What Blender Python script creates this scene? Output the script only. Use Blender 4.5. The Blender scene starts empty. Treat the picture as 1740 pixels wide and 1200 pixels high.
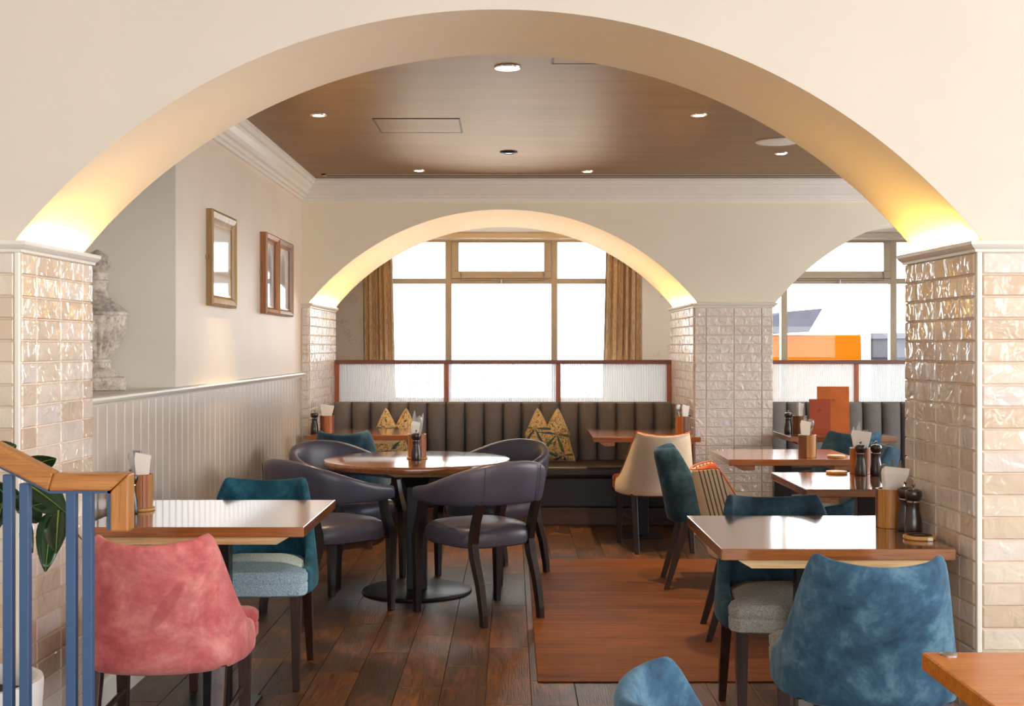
import bpy, math, random
from mathutils import Vector, Matrix, noise as mnoise

random.seed(7)
SC = bpy.context.scene
COL = SC.collection
PI = math.pi

# ------------------------------------------------------------------ camera
cam_d = bpy.data.cameras.new('camera')
cam = bpy.data.objects.new('camera', cam_d)
COL.objects.link(cam)
cam.location = (0.0, 0.0, 1.38)
cam.rotation_euler = (PI / 2, 0, 0)
cam_d.sensor_width = 36.0
cam_d.sensor_fit = 'HORIZONTAL'
cam_d.lens = 2114 / 1740 * 36
cam_d.shift_y = -10 / 1740
cam_d.clip_start = 0.05
cam_d.clip_end = 200
SC.camera = cam

# ------------------------------------------------------------------ sky, exposure
SC.view_settings.view_transform = 'Standard'
SC.view_settings.look = 'None'
SC.view_settings.gamma = 1.0
SC.view_settings.use_curve_mapping = False
SC.view_settings.exposure = 1.0
world = bpy.data.worlds.new('sky')
SC.world = world
world.use_nodes = True
_bg = world.node_tree.nodes['Background']
_bg.inputs['Color'].default_value = (0.95, 0.97, 1.0, 1)
_bg.inputs['Strength'].default_value = 4.0
try:
    SC.cycles.use_denoising = True
    SC.cycles.max_bounces = 10
    SC.cycles.diffuse_bounces = 6
    SC.cycles.glossy_bounces = 5
    SC.cycles.transparent_max_bounces = 16
    SC.cycles.sample_clamp_indirect = 6.0
    SC.cycles.caustics_reflective = False
    SC.cycles.caustics_refractive = False
except Exception:
    pass


def area_light(name, loc, rot, sx, sy, power, color):
    d = bpy.data.lights.new(name, 'AREA')
    d.shape = 'RECTANGLE'
    d.size, d.size_y = sx, sy
    d.energy = power
    d.color = color
    o = bpy.data.objects.new(name, d)
    o.location = loc
    o.rotation_euler = rot
    COL.objects.link(o)
    return o




def portal(name, loc, rot, sx, sy):
    """marks a window opening so that the sky's light is sampled through it; gives no light of its own"""
    o = area_light(name, loc, rot, sx, sy, 1.0, (1, 1, 1))
    o.data.cycles.is_portal = True
    return o


portal('front_window_opening', (0.7, -3.95, 1.6), (PI / 2, 0, 0), 6.4, 1.3)
portal('side_window_opening', (5.15, -0.25, 1.6), (PI / 2, 0, PI / 2), 7.2, 1.8)
portal('dining_side_window_opening', (5.15, 7.0, 1.6), (PI / 2, 0, PI / 2), 3.5, 1.8)
portal('bay_window_opening', (-0.1, 11.9, 1.62), (-PI / 2, 0, 0), 2.64, 1.54)
portal('bay_window_opening', (3.265, 11.9, 1.62), (-PI / 2, 0, 0), 2.97, 1.54)


# ------------------------------------------------------------------ materials
def lin(r, g, b):
    def f(c):
        c /= 255.0
        return c / 12.92 if c <= 0.04045 else ((c + 0.055) / 1.055) ** 2.4
    return (f(r), f(g), f(b), 1.0)


class Mat:
    def __init__(self, name):
        self.m = bpy.data.materials.new(name)
        self.m.use_nodes = True
        self.nt = self.m.node_tree
        self.n = self.nt.nodes
        self.l = self.nt.links
        self.bsdf = self.n['Principled BSDF']

    def node(self, t, **kw):
        x = self.n.new(t)
        for k, v in kw.items():
            setattr(x, k, v)
        return x

    def set(self, k, v):
        self.bsdf.inputs[k].default_value = v

    def link(self, a, b):
        self.l.new(a, b)

    def coords(self, scale=(1, 1, 1), rnd=True):
        tc = self.node('ShaderNodeTexCoord')
        mp = self.node('ShaderNodeMapping')
        mp.inputs['Scale'].default_value = scale
        self.link(tc.outputs['Object'], mp.inputs['Vector'])
        if rnd:
            oi = self.node('ShaderNodeObjectInfo')
            mul = self.node('ShaderNodeVectorMath', operation='SCALE')
            mul.inputs['Scale'].default_value = 37.0
            cb = self.node('ShaderNodeCombineXYZ')
            for i in range(3):
                self.link(oi.outputs['Random'], cb.inputs[i])
            self.link(cb.outputs[0], mul.inputs[0])
            self.link(mul.outputs[0], mp.inputs['Location'])
        return mp.outputs['Vector']

    def noise(self, vec, scale=5, detail=4, rough=0.55, dist=0.0):
        t = self.node('ShaderNodeTexNoise')
        t.inputs['Scale'].default_value = scale
        t.inputs['Detail'].default_value = detail
        t.inputs['Roughness'].default_value = rough
        t.inputs['Distortion'].default_value = dist
        if vec is not None:
            self.link(vec, t.inputs['Vector'])
        return t.outputs['Fac']

    def ramp(self, fac, stops):
        r = self.node('ShaderNodeValToRGB')
        el = r.color_ramp.elements
        while len(el) < len(stops):
            el.new(0.5)
        for e, (p, c) in zip(el, stops):
            e.position = p
            e.color = c
        self.link(fac, r.inputs['Fac'])
        return r.outputs['Color']

    def mix(self, fac, a, b, mode='MIX'):
        x = self.node('ShaderNodeMix', data_type='RGBA', blend_type=mode)
        for sock, v in ((x.inputs[0], fac), (x.inputs[6], a), (x.inputs[7], b)):
            if isinstance(v, (float, int)):
                sock.default_value = v
            elif isinstance(v, tuple):
                sock.default_value = v
            else:
                self.link(v, sock)
        return x.outputs[2]

    def color(self, sock):
        self.link(sock, self.bsdf.inputs['Base Color'])

    def bump(self, h, strength=0.3, dist=0.01):
        b = self.node('ShaderNodeBump')
        b.inputs['Strength'].default_value = strength
        b.inputs['Distance'].default_value = dist
        self.link(h, b.inputs['Height'])
        self.link(b.outputs[0], self.bsdf.inputs['Normal'])


def plain(name, c, rough=0.5, metal=0.0, var=0.05, scale=6, bump=0.0, spec=0.5, coat=0.0):
    m = Mat(name)
    v = m.coords()
    f = m.noise(v, scale, 4)
    lo = tuple(x * (1 - var * 2) for x in c[:3]) + (1,)
    hi = tuple(min(1, x * (1 + var * 2)) for x in c[:3]) + (1,)
    m.color(m.ramp(f, [(0.3, lo), (0.7, hi)]))
    m.set('Roughness', rough)
    m.set('Metallic', metal)
    m.set('Specular IOR Level', spec)
    if coat:
        m.set('Coat Weight', coat)
        m.set('Coat Roughness', 0.12)
    if bump:
        m.bump(m.noise(v, scale * 20, 3), bump, 0.004)
    return m.m


def wood(name, c1, c2, axis=0, rough=0.3, scale=1.0, bump=0.08, coat=0.0, contrast=0.2, cuts=0.0):
    m = Mat(name)
    s = [14 * scale] * 3
    s[axis] = 1.2 * scale
    v = m.coords(tuple(s))
    f = m.noise(v, 1.6, 6, 0.62, 0.6)
    col = m.ramp(f, [(0.5 - contrast, c1), (0.5 + contrast, c2)])
    s2 = [110 * scale] * 3
    s2[axis] = 3 * scale
    v2 = m.coords(tuple(s2))
    f2 = m.noise(v2, 1.5, 3, 0.7)
    dark = m.ramp(f2, [(0.32, (0.45, 0.42, 0.4, 1)), (0.55, (1, 1, 1, 1))])
    col = m.mix(0.55, col, dark, 'MULTIPLY')
    m.color(col)
    m.set('Roughness', rough)
    if coat:
        m.set('Coat Weight', coat)
        m.set('Coat Roughness', 0.1)
    if bump:
        m.bump(f2, bump, 0.002)
    return m.m


def velvet(name, dark, base, light, scale=3.0, rub=None):
    m = Mat(name)
    v = m.coords()
    f = m.noise(v, scale * 1.5, 8, 0.68, 0.3)
    col = m.ramp(f, [(0.32, dark), (0.5, base), (0.68, light)])
    f2 = m.noise(v, scale * 9, 4, 0.7)
    col = m.mix(0.35, col, m.ramp(f2, [(0.3, (0.6, 0.6, 0.6, 1)), (0.7, (1.35, 1.35, 1.35, 1))]), 'MULTIPLY')
    if rub:                      # a worn, brushed stroke in the nap
        tc = m.node('ShaderNodeTexCoord')
        mp = m.node('ShaderNodeMapping', vector_type='TEXTURE')
        mp.inputs['Location'].default_value = (rub[0], 0, rub[1])
        mp.inputs['Rotation'].default_value = (0, rub[2], 0)
        mp.inputs['Scale'].default_value = (rub[3], 1, rub[4])
        m.link(tc.outputs['Object'], mp.inputs['Vector'])
        fl = m.node('ShaderNodeVectorMath', operation='MULTIPLY')
        fl.inputs[1].default_value = (1, 0, 1)
        m.link(mp.outputs[0], fl.inputs[0])
        ln = m.node('ShaderNodeVectorMath', operation='LENGTH')
        m.link(fl.outputs[0], ln.inputs[0])
        k = m.ramp(ln.outputs['Value'], [(0.75, (1, 1, 1, 1)), (1.0, (0, 0, 0, 1))])
        kk = m.node('ShaderNodeMath', operation='MULTIPLY')
        m.link(k, kk.inputs[0])
        m.link(f2, kk.inputs[1])
        col = m.mix(kk.outputs[0], col, dark)
    m.color(col)
    m.set('Roughness', 0.75)
    m.set('Specular IOR Level', 0.25)
    m.set('Sheen Weight', 0.35)
    m.set('Sheen Roughness', 0.4)
    m.set('Sheen Tint', tuple(min(1, x * 1.6 + 0.1) for x in light[:3]) + (1,))
    m.bump(m.noise(v, 160, 2), 0.12, 0.002)
    return m.m


def fabric(name, c1, c2, scale=260, rough=0.9, bump=0.35):
    m = Mat(name)
    v = m.coords(rnd=False)
    f = m.noise(v, scale, 2, 0.7)
    col = m.ramp(f, [(0.35, c1), (0.65, c2)])
    f2 = m.noise(v, 5, 3)
    col = m.mix(0.5, col, m.ramp(f2, [(0.3, (0.85, 0.85, 0.85, 1)), (0.7, (1.1, 1.1, 1.1, 1))]), 'MULTIPLY')
    m.color(col)
    m.set('Roughness', rough)
    m.set('Specular IOR Level', 0.2)
    m.bump(f, bump, 0.002)
    return m.m


M = {}
M['cream_paint'] = plain('cream_paint', lin(224, 215, 202), 0.6, var=0.012, scale=2, spec=0.3)
M['stone_paint'] = plain('stone_paint', lin(248, 238, 214), 0.6, var=0.012, scale=2, spec=0.3)
M['beige_paint'] = plain('beige_paint', lin(236, 222, 204), 0.5, var=0.02, scale=2, spec=0.35)
M['niche_paint'] = plain('niche_paint', lin(240, 238, 230), 0.6, var=0.015, scale=2, spec=0.3)
M['white_trim'] = plain('white_trim', lin(240, 236, 226), 0.35, var=0.01)
M['dado_paint'] = plain('dado_paint', lin(206, 192, 178), 0.28, var=0.02, scale=3)
M['dado_back'] = plain('dado_back', lin(250, 245, 238), 0.5, var=0.01)
M['grout'] = plain('grout', lin(240, 224, 204), 0.8, var=0.03, scale=30)
M['bounce_stone'] = plain('bounce_stone', lin(156, 150, 142), 0.5, var=0.04, scale=3)
M['slab'] = plain('slab', lin(48, 32, 24), 0.5, var=0.2, scale=3)
M['black_metal'] = plain('black_metal', lin(34, 32, 34), 0.35, 0.4, var=0.05)
M['blue_paint'] = plain('blue_paint', lin(62, 92, 132), 0.32, var=0.03)
M['chrome'] = plain('chrome', lin(205, 202, 198), 0.18, 1.0, var=0.02)
M['steel'] = plain('steel', lin(168, 164, 160), 0.3, 1.0, var=0.03)
M['napkin'] = plain('napkin', lin(254, 248, 238), 0.9, var=0.02, bump=0.1)
M['black_print'] = plain('black_print', lin(26, 24, 24), 0.5)
M['brass_frame'] = plain('brass_frame', lin(168, 130, 78), 0.3, 0.7, var=0.12, scale=20)
M['white_pot'] = plain('white_pot', lin(232, 232, 230), 0.5, var=0.04, scale=8)
M['soil'] = plain('soil', lin(58, 60, 30), 0.95, var=0.4, scale=40, bump=0.6)
M['bark'] = plain('bark', lin(96, 72, 48), 0.9, var=0.3, scale=40, bump=0.5)
M['window_bronze'] = plain('window_bronze', lin(192, 178, 156), 0.45, 0.15, var=0.03)
M['window_dark'] = plain('window_dark', lin(88, 76, 66), 0.45, 0.1, var=0.03)
M['mill_wood'] = plain('mill_wood', lin(36, 20, 18), 0.3, var=0.15, scale=20, coat=0.4)
M['leather'] = plain('leather', lin(78, 76, 94), 0.36, var=0.06, scale=5, bump=0.12)
M['brown_leather'] = plain('brown_leather', lin(44, 34, 30), 0.4, var=0.1, scale=5, bump=0.12)
M['navy_leather'] = plain('navy_leather', lin(26, 24, 32), 0.42, var=0.1, scale=5, bump=0.1)
M['dark_wood'] = wood('dark_wood', lin(40, 24, 20), lin(74, 44, 36), 2, 0.35, coat=0.2)
M['black_wood'] = wood('black_wood', lin(24, 18, 18), lin(46, 34, 34), 2, 0.32, coat=0.2)
M['plinth_wood'] = wood('plinth_wood', lin(46, 28, 20), lin(84, 54, 40), 0, 0.45)
M['table_wood'] = wood('table_wood', lin(124, 70, 34), lin(172, 106, 58), 0, 0.14, coat=0.9, bump=0.03)
M['table_orange'] = wood('table_orange', lin(204, 108, 20), lin(232, 148, 50), 0, 0.25, coat=0.15, contrast=0.3)
M['pale_wood'] = wood('pale_wood', lin(206, 166, 112), lin(230, 196, 146), 0, 0.4)
M['bearer_wood'] = wood('bearer_wood', lin(150, 98, 58), lin(184, 130, 84), 1, 0.4)
M['rail_oak'] = wood('rail_oak', lin(170, 104, 46), lin(204, 142, 76), 0, 0.35, scale=1.6, coat=0.2)
M['rail_oak_z'] = wood('rail_oak_z', lin(170, 104, 46), lin(204, 142, 76), 2, 0.35, scale=1.6, coat=0.2)
M['partition_wood'] = wood('partition_wood', lin(104, 52, 30), lin(140, 74, 44), 0, 0.35)
M['partition_post'] = wood('partition_post', lin(150, 74, 28), lin(186, 100, 44), 2, 0.35)
M['coaster_wood'] = wood('coaster_wood', lin(200, 144, 70), lin(226, 176, 104), 0, 0.4)
M['stave_gold'] = wood('stave_gold', lin(176, 116, 48), lin(206, 150, 76), 2, 0.35, scale=1.5)
M['stave_brown'] = wood('stave_brown', lin(104, 62, 34), lin(136, 88, 56), 2, 0.35, scale=1.5)
M['stave_orange'] = wood('stave_orange', lin(160, 88, 34), lin(184, 112, 52), 2, 0.35, scale=1.5)
M['mat'] = wood('mat', lin(66, 34, 14), lin(112, 63, 26), 0, 0.6, scale=0.9, bump=0.15, contrast=0.2)
M['mat'].node_tree.nodes['Principled BSDF'].inputs['Specular IOR Level'].default_value = 0.15
M['gold_frame'] = wood('gold_frame', lin(150, 112, 62), lin(196, 158, 104), 2, 0.35)
M['walnut_frame'] = wood('walnut_frame', lin(166, 100, 50), lin(190, 128, 78), 2, 0.35)
M['mauve_frame'] = wood('mauve_frame', lin(140, 104, 88), lin(172, 138, 120), 2, 0.35)
M['pink_velvet'] = velvet('pink_velvet', lin(172, 74, 78), lin(205, 108, 108), lin(234, 158, 150), 3, (0.055, 0.60, 0.60, 0.022, 0.10))
M['blue_velvet'] = velvet('blue_velvet', lin(34, 60, 84), lin(60, 97, 124), lin(110, 146, 168), 5)
M['teal_velvet'] = velvet('teal_velvet', lin(10, 52, 70), lin(22, 78, 100), lin(48, 112, 134), 5)
M['slate_velvet'] = velvet('slate_velvet', lin(26, 46, 60), lin(42, 72, 90), lin(70, 104, 122), 5)
M['orange_velvet'] = velvet('orange_velvet', lin(176, 76, 34), lin(205, 100, 54), lin(226, 134, 84), 5)
M['cream_linen'] = fabric('cream_linen', lin(212, 192, 164), lin(238, 222, 198), 220)
M['blue_tweed'] = fabric('blue_tweed', lin(120, 160, 184), lin(208, 228, 238), 240)
M['grey_tweed'] = fabric('grey_tweed', lin(128, 132, 130), lin(196, 192, 182), 240)
M['sand_seat'] = fabric('sand_seat', lin(176, 150, 116), lin(206, 184, 150), 240)
M['charcoal'] = fabric('charcoal', lin(102, 98, 96), lin(146, 140, 136), 300)
M['lining'] = fabric('lining', lin(232, 224, 212), lin(244, 238, 228), 200)


def mat_tile(name, lift, wave=17, strength=0.4):
    m = Mat(name)
    oi = m.node('ShaderNodeObjectInfo')
    col = m.ramp(oi.outputs['Random'], [(0.0, lin(212, 188, 164)), (0.35, lin(224, 206, 186)), (0.7, lin(234, 220, 204)), (1.0, lin(226, 214, 208))])
    v = m.coords()
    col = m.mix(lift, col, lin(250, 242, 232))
    col = m.mix(0.5, col, m.ramp(m.noise(v, 9, 4), [(0.3, (0.84, 0.82, 0.8, 1)), (0.7, (1.08, 1.08, 1.08, 1))]), 'MULTIPLY')
    m.color(col)
    m.set('Roughness', 0.09)
    m.set('Specular IOR Level', 0.6)
    h = m.noise(v, wave, 2, 0.5, 0.6)
    m.bump(h, strength, 0.015)
    return m.m


M['tile'] = mat_tile('glazed_tile', 0.0)
M['tile_lit'] = mat_tile('lit_glazed_tile', 0.6, 24, 0.8)  # same tile, with the light on the middle pillars put into its colour


def mat_plank():
    m = Mat('floor_plank')
    oi = m.node('ShaderNodeObjectInfo')
    base = m.ramp(oi.outputs['Random'], [(0.0, lin(40, 26, 18)), (0.3, lin(68, 44, 26)), (0.55, lin(50, 34, 24)), (0.85, lin(88, 56, 28)), (1.0, lin(56, 41, 32))])
    v = m.coords((24, 3.0, 24))
    f = m.noise(v, 1.6, 7, 0.7, 1.4)
    col = m.mix(0.9, base, m.ramp(f, [(0.34, (0.28, 0.25, 0.24, 1)), (0.64, (1.6, 1.45, 1.2, 1))]), 'MULTIPLY')
    v3 = m.coords((3.5, 2.0, 3.5))
    f3 = m.noise(v3, 1.6, 5, 0.7, 0.8)
    col = m.mix(m.ramp(f3, [(0.5, (0, 0, 0, 1)), (0.68, (0.7, 0.7, 0.7, 1))]), col, m.mix(m.ramp(f, [(0.35, (0, 0, 0, 1)), (0.6, (1, 1, 1, 1))]), lin(52, 30, 16), lin(138, 84, 32)))
    v2 = m.coords((140, 5, 140))
    f2 = m.noise(v2, 1.4, 3, 0.7)
    col = m.mix(0.6, col, m.ramp(f2, [(0.36, (0.45, 0.42, 0.4, 1)), (0.52, (1.05, 1.05, 1.05, 1))]), 'MULTIPLY')
    m.color(col)
    m.set('Roughness', 0.36)
    m.set('Specular IOR Level', 0.5)
    m.bump(f2, 0.5, 0.004)
    return m.m


M['plank'] = mat_plank()


def mat_ceiling():
    m = Mat('bronze_ceiling')
    v = m.coords((1.2, 9, 1))
    f = m.noise(v, 1.0, 5, 0.6, 0.3)
    m.color(m.ramp(f, [(0.3, lin(134, 95, 42)), (0.7, lin(154, 112, 57))]))
    m.set('Roughness', 0.42)
    m.set('Metallic', 0.9)
    return m.m


M['ceiling'] = mat_ceiling()


def mat_stone():
    m = Mat('weathered_stone')
    v = m.coords()
    f = m.noise(v, 14, 6, 0.7)
    col = m.ramp(f, [(0.34, lin(150, 144, 140)), (0.45, lin(206, 196, 184)), (0.6, lin(240, 230, 216))])
    g = m.noise(v, 70, 3, 0.7)
    col = m.mix(0.6, col, m.ramp(g, [(0.34, (0.5, 0.5, 0.52, 1)), (0.5, (1, 1, 1, 1))]), 'MULTIPLY')
    m.color(col)
    m.set('Roughness', 0.9)
    m.bump(g, 0.6, 0.006)
    return m.m


M['stone'] = mat_stone()


def mat_wallpaper():
    m = Mat('floral_wallpaper')
    v = m.coords((1, 1, 1), False)
    vo = m.node('ShaderNodeTexVoronoi')
    vo.inputs['Scale'].default_value = 5.2
    nz = m.node('ShaderNodeTexNoise')
    nz.inputs['Scale'].default_value = 16
    m.link(v, nz.inputs['Vector'])
    ad = m.node('ShaderNodeVectorMath', operation='MULTIPLY_ADD')
    ad.inputs[1].default_value = (0.09, 0.09, 0.09)
    m.link(nz.outputs['Color'], ad.inputs[0])
    m.link(v, ad.inputs[2])
    m.link(ad.outputs[0], vo.inputs['Vector'])
    w = m.node('ShaderNodeMath', operation='MULTIPLY')
    w.inputs[1].default_value = 60
    m.link(vo.outputs['Distance'], w.inputs[0])
    s = m.node('ShaderNodeMath', operation='SINE')
    m.link(w.outputs[0], s.inputs[0])
    near = m.ramp(vo.outputs['Distance'], [(0.2, (1, 1, 1, 1)), (0.3, (0, 0, 0, 1))])
    k = m.node('ShaderNodeMath', operation='MULTIPLY')
    m.link(s.outputs[0], k.inputs[0])
    m.link(near, k.inputs[1])
    m.color(m.mix(k.outputs[0], lin(238, 228, 216), lin(218, 198, 172)))
    m.set('Roughness', 0.8)
    return m.m


M['wallpaper'] = mat_wallpaper()


def mat_curtain():
    m = Mat('curtain_weave')
    v = m.coords((60, 60, 14), False)
    f = m.noise(v, 1.5, 3, 0.7)
    m.color(m.ramp(f, [(0.35, lin(184, 156, 122)), (0.65, lin(228, 204, 170))]))
    m.set('Roughness', 0.8)
    m.set('Sheen Weight', 0.2)
    tr = m.node('ShaderNodeBsdfTranslucent')
    m.link(m.bsdf.inputs['Base Color'].links[0].from_socket, tr.inputs['Color'])
    mx = m.node('ShaderNodeMixShader')
    mx.inputs[0].default_value = 0.34
    m.link(m.bsdf.outputs[0], mx.inputs[1])
    m.link(tr.outputs[0], mx.inputs[2])
    m.link(mx.outputs[0], m.n['Material Output'].inputs['Surface'])
    return m.m


M['curtain'] = mat_curtain()


def mat_glass():
    m = Mat('window_glass')
    m.n.remove(m.bsdf)
    t = m.node('ShaderNodeBsdfTransparent')
    t.inputs['Color'].default_value = (0.97, 0.98, 0.97, 1)
    g = m.node('ShaderNodeBsdfGlossy')
    g.inputs['Roughness'].default_value = 0.02
    fr = m.node('ShaderNodeFresnel')
    fr.inputs['IOR'].default_value = 1.3
    mx = m.node('ShaderNodeMixShader')
    m.link(fr.outputs[0], mx.inputs[0])
    m.link(t.outputs[0], mx.inputs[1])
    m.link(g.outputs[0], mx.inputs[2])
    m.link(mx.outputs[0], m.n['Material Output'].inputs['Surface'])
    return m.m


M['glass'] = mat_glass()


def mat_reeded():
    # ribbed obscure glass: part clear, part diffusing, fine vertical ribs
    m = Mat('reeded_glass')
    m.n.remove(m.bsdf)
    tc = m.node('ShaderNodeTexCoord')
    wv = m.node('ShaderNodeTexWave', wave_type='BANDS', bands_direction='X')
    wv.inputs['Scale'].default_value = 22
    m.link(tc.outputs['Object'], wv.inputs['Vector'])
    b = m.node('ShaderNodeBump')
    b.inputs['Strength'].default_value = 0.6
    b.inputs['Distance'].default_value = 0.01
    m.link(wv.outputs['Fac'], b.inputs['Height'])
    t = m.node('ShaderNodeBsdfTransparent')
    t.inputs['Color'].default_value = (0.9, 0.92, 0.93, 1)
    tr = m.node('ShaderNodeBsdfTranslucent')
    tr.inputs['Color'].default_value = (0.95, 0.95, 0.95, 1)
    m.link(b.outputs[0], tr.inputs['Normal'])
    g = m.node('ShaderNodeBsdfGlossy')
    g.inputs['Roughness'].default_value = 0.15
    m.link(b.outputs[0], g.inputs['Normal'])
    rp = m.ramp(wv.outputs['Fac'], [(0.25, (0.4, 0.4, 0.4, 1)), (0.75, (0.85, 0.85, 0.85, 1))])
    m1 = m.node('ShaderNodeMixShader')
    m.link(rp, m1.inputs[0])
    m.link(t.outputs[0], m1.inputs[1])
    m.link(tr.outputs[0], m1.inputs[2])
    m2 = m.node('ShaderNodeMixShader')
    m2.inputs[0].default_value = 0.12
    m.link(m1.outputs[0], m2.inputs[1])
    m.link(g.outputs[0], m2.inputs[2])
    m.link(m2.outputs[0], m.n['Material Output'].inputs['Surface'])
    return m.m


M['reeded'] = mat_reeded()


def emit(name, c, s):
    m = Mat(name)
    m.set('Base Color', c)
    m.set('Emission Color', c)
    m.set('Emission Strength', s)
    return m.m


M['led'] = emit('warm_led', (1.0, 0.56, 0.12, 1), 300)
M['bulb'] = emit('bulb', (1.0, 0.66, 0.24, 1), 14)


def mat_leaf():
    m = Mat('rubber_leaf')
    v = m.coords()
    f = m.noise(v, 6, 3)
    m.color(m.ramp(f, [(0.3, lin(16, 40, 24)), (0.7, lin(40, 74, 36))]))
    m.set('Roughness', 0.22)
    return m.m


M['leaf'] = mat_leaf()
M['leaf_vein'] = plain('leaf_vein', lin(120, 150, 60), 0.4)


def mat_stripe():
    # woven cloth with charcoal stripes running up both wings
    m = Mat('striped_cloth')
    tc = m.node('ShaderNodeTexCoord')
    sp = m.node('ShaderNodeSeparateXYZ')
    m.link(tc.outputs['Object'], sp.inputs[0])
    q = m.node('ShaderNodeMath', operation='MULTIPLY_ADD')   # follow the rake of the back
    q.inputs[1].default_value = 0.25
    m.link(sp.outputs['Z'], q.inputs[0])
    m.link(sp.outputs['Y'], q.inputs[2])
    w = m.node('ShaderNodeMath', operation='MULTIPLY')
    w.inputs[1].default_value = 2 * PI / 0.019
    m.link(q.outputs[0], w.inputs[0])
    s = m.node('ShaderNodeMath', operation='COSINE')
    m.link(w.outputs[0], s.inputs[0])
    mr = m.node('ShaderNodeMapRange')
    mr.inputs['From Min'].default_value = -0.4
    mr.inputs['From Max'].default_value = 0.6
    m.link(q.outputs[0], mr.inputs['Value'])
    lim = m.ramp(mr.outputs[0], [(0.255, (0, 0, 0, 1)), (0.26, (1, 1, 1, 1)), (0.375, (1, 1, 1, 1)), (0.38, (0, 0, 0, 1))])
    st = m.ramp(s.outputs[0], [(0.45, (0, 0, 0, 1)), (0.6, (1, 1, 1, 1))])
    k = m.node('ShaderNodeMath', operation='MULTIPLY')
    m.link(st, k.inputs[0])
    m.link(lim, k.inputs[1])
    f = m.noise(tc.outputs['Object'], 200, 2)
    c = m.mix(k.outputs[0], lin(206, 186, 158), lin(84, 76, 70))
    c = m.mix(0.4, c, m.ramp(f, [(0.35, (0.75, 0.75, 0.75, 1)), (0.65, (1.15, 1.15, 1.15, 1))]), 'MULTIPLY')
    m.color(c)
    m.set('Roughness', 0.9)
    return m.m


M['stripe'] = mat_stripe()


def mat_cushion():
    # printed cotton: golden ground, dark scribbled lines, long green and slate leaves radiating from a few points
    m = Mat('leaf_print')
    tc = m.node('ShaderNodeTexCoord')
    v = m.coords((1, 1, 1), True)
    n1 = m.noise(v, 15, 2, 0.5, 2.4)
    ln = m.ramp(n1, [(0.46, (0, 0, 0, 1)), (0.49, (1, 1, 1, 1)), (0.51, (1, 1, 1, 1)), (0.54, (0, 0, 0, 1))])
    col = m.mix(ln, lin(244, 210, 146), lin(104, 82, 48))
    sp = m.node('ShaderNodeSeparateXYZ')
    m.link(tc.outputs['Object'], sp.inputs[0])

    def mth(op, a_, b_=None, c_=None):
        x = m.node('ShaderNodeMath', operation=op)
        for i_, q in enumerate((a_, b_, c_)):
            if q is None:
                continue
            if isinstance(q, (int, float)):
                x.inputs[i_].default_value = q
            else:
                m.link(q, x.inputs[i_])
        return x.outputs[0]
    total = None
    for cx, cz, n, ph, R_ in ((-0.10, 0.262, 6, 0.3, 0.14), (0.075, 0.215, 6, 1.0, 0.165), (-0.02, 0.085, 5, 2.2, 0.12), (0.13, 0.05, 5, 0.1, 0.10)):
        dx = mth('SUBTRACT', sp.outputs['X'], cx)
        dz = mth('SUBTRACT', sp.outputs['Z'], cz)
        th = mth('ARCTAN2', dz, dx)
        r = mth('SQRT', mth('ADD', mth('MULTIPLY', dx, dx), mth('MULTIPLY', dz, dz)))
        pet = mth('COSINE', mth('MULTIPLY_ADD', th, n, ph))
        # half-width of a leaf: zero at centre and tip
        u = mth('DIVIDE', r, R_)
        need = mth('MULTIPLY_ADD', u, 0.58, 0.40)
        k_ = mth('GREATER_THAN', pet, need)
        k_ = mth('MULTIPLY', k_, mth('LESS_THAN', u, 0.92))
        k_ = mth('MULTIPLY', k_, mth('LESS_THAN', dz, 0.018))
        total = k_ if total is None else mth('MAXIMUM', total, k_)
    leafc = m.mix(m.ramp(m.noise(v, 9, 1), [(0.48, (0, 0, 0, 1)), (0.52, (1, 1, 1, 1))]), lin(84, 122, 72), lin(84, 100, 108))
    col = m.mix(total, col, leafc)
    m.color(col)
    m.set('Roughness', 0.85)
    return m.m


M['cushion'] = mat_cushion()


def mat_print_art(name, kind):
    m = Mat(name)
    tc = m.node('ShaderNodeTexCoord')
    sp = m.node('ShaderNodeSeparateXYZ')
    m.link(tc.outputs['Object'], sp.inputs[0])
    if kind == 'bands':      # white with a beige band: the glass's reflection put into the print colour
        mp = m.node('ShaderNodeMapRange')
        mp.inputs['From Min'].default_value = -0.24
        mp.inputs['From Max'].default_value = 0.24
        m.link(sp.outputs['Z'], mp.inputs['Value'])
        c = m.ramp(mp.outputs[0], [(0.3, lin(252, 250, 246)), (0.34, lin(214, 202, 186)), (0.42, lin(220, 208, 194)), (0.45, lin(252, 250, 246)), (0.8, lin(250, 246, 240)), (0.86, lin(222, 204, 180))])
    else:                    # faded grey oval portrait study
        d = m.node('ShaderNodeVectorMath', operation='MULTIPLY')
        d.inputs[1].default_value = (1, 6.2, 4.2)
        m.link(tc.outputs['Object'], d.inputs[0])
        ln = m.node('ShaderNodeVectorMath', operation='LENGTH')
        m.link(d.outputs[0], ln.inputs[0])
        n = m.noise(tc.outputs['Object'], 14, 4)
        c = m.ramp(ln.outputs['Value'], [(0.3, lin(150, 148, 150)), (0.62, lin(206, 204, 206)), (0.8, lin(246, 244, 244)), (0.95, lin(226, 222, 218))])
        c = m.mix(0.5, c, m.ramp(n, [(0.35, (0.7, 0.7, 0.7, 1)), (0.6, (1.1, 1.1, 1.1, 1))]), 'MULTIPLY')
    m.color(c)
    m.set('Roughness', 0.06)
    m.set('Specular IOR Level', 0.7)
    return m.m


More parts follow.
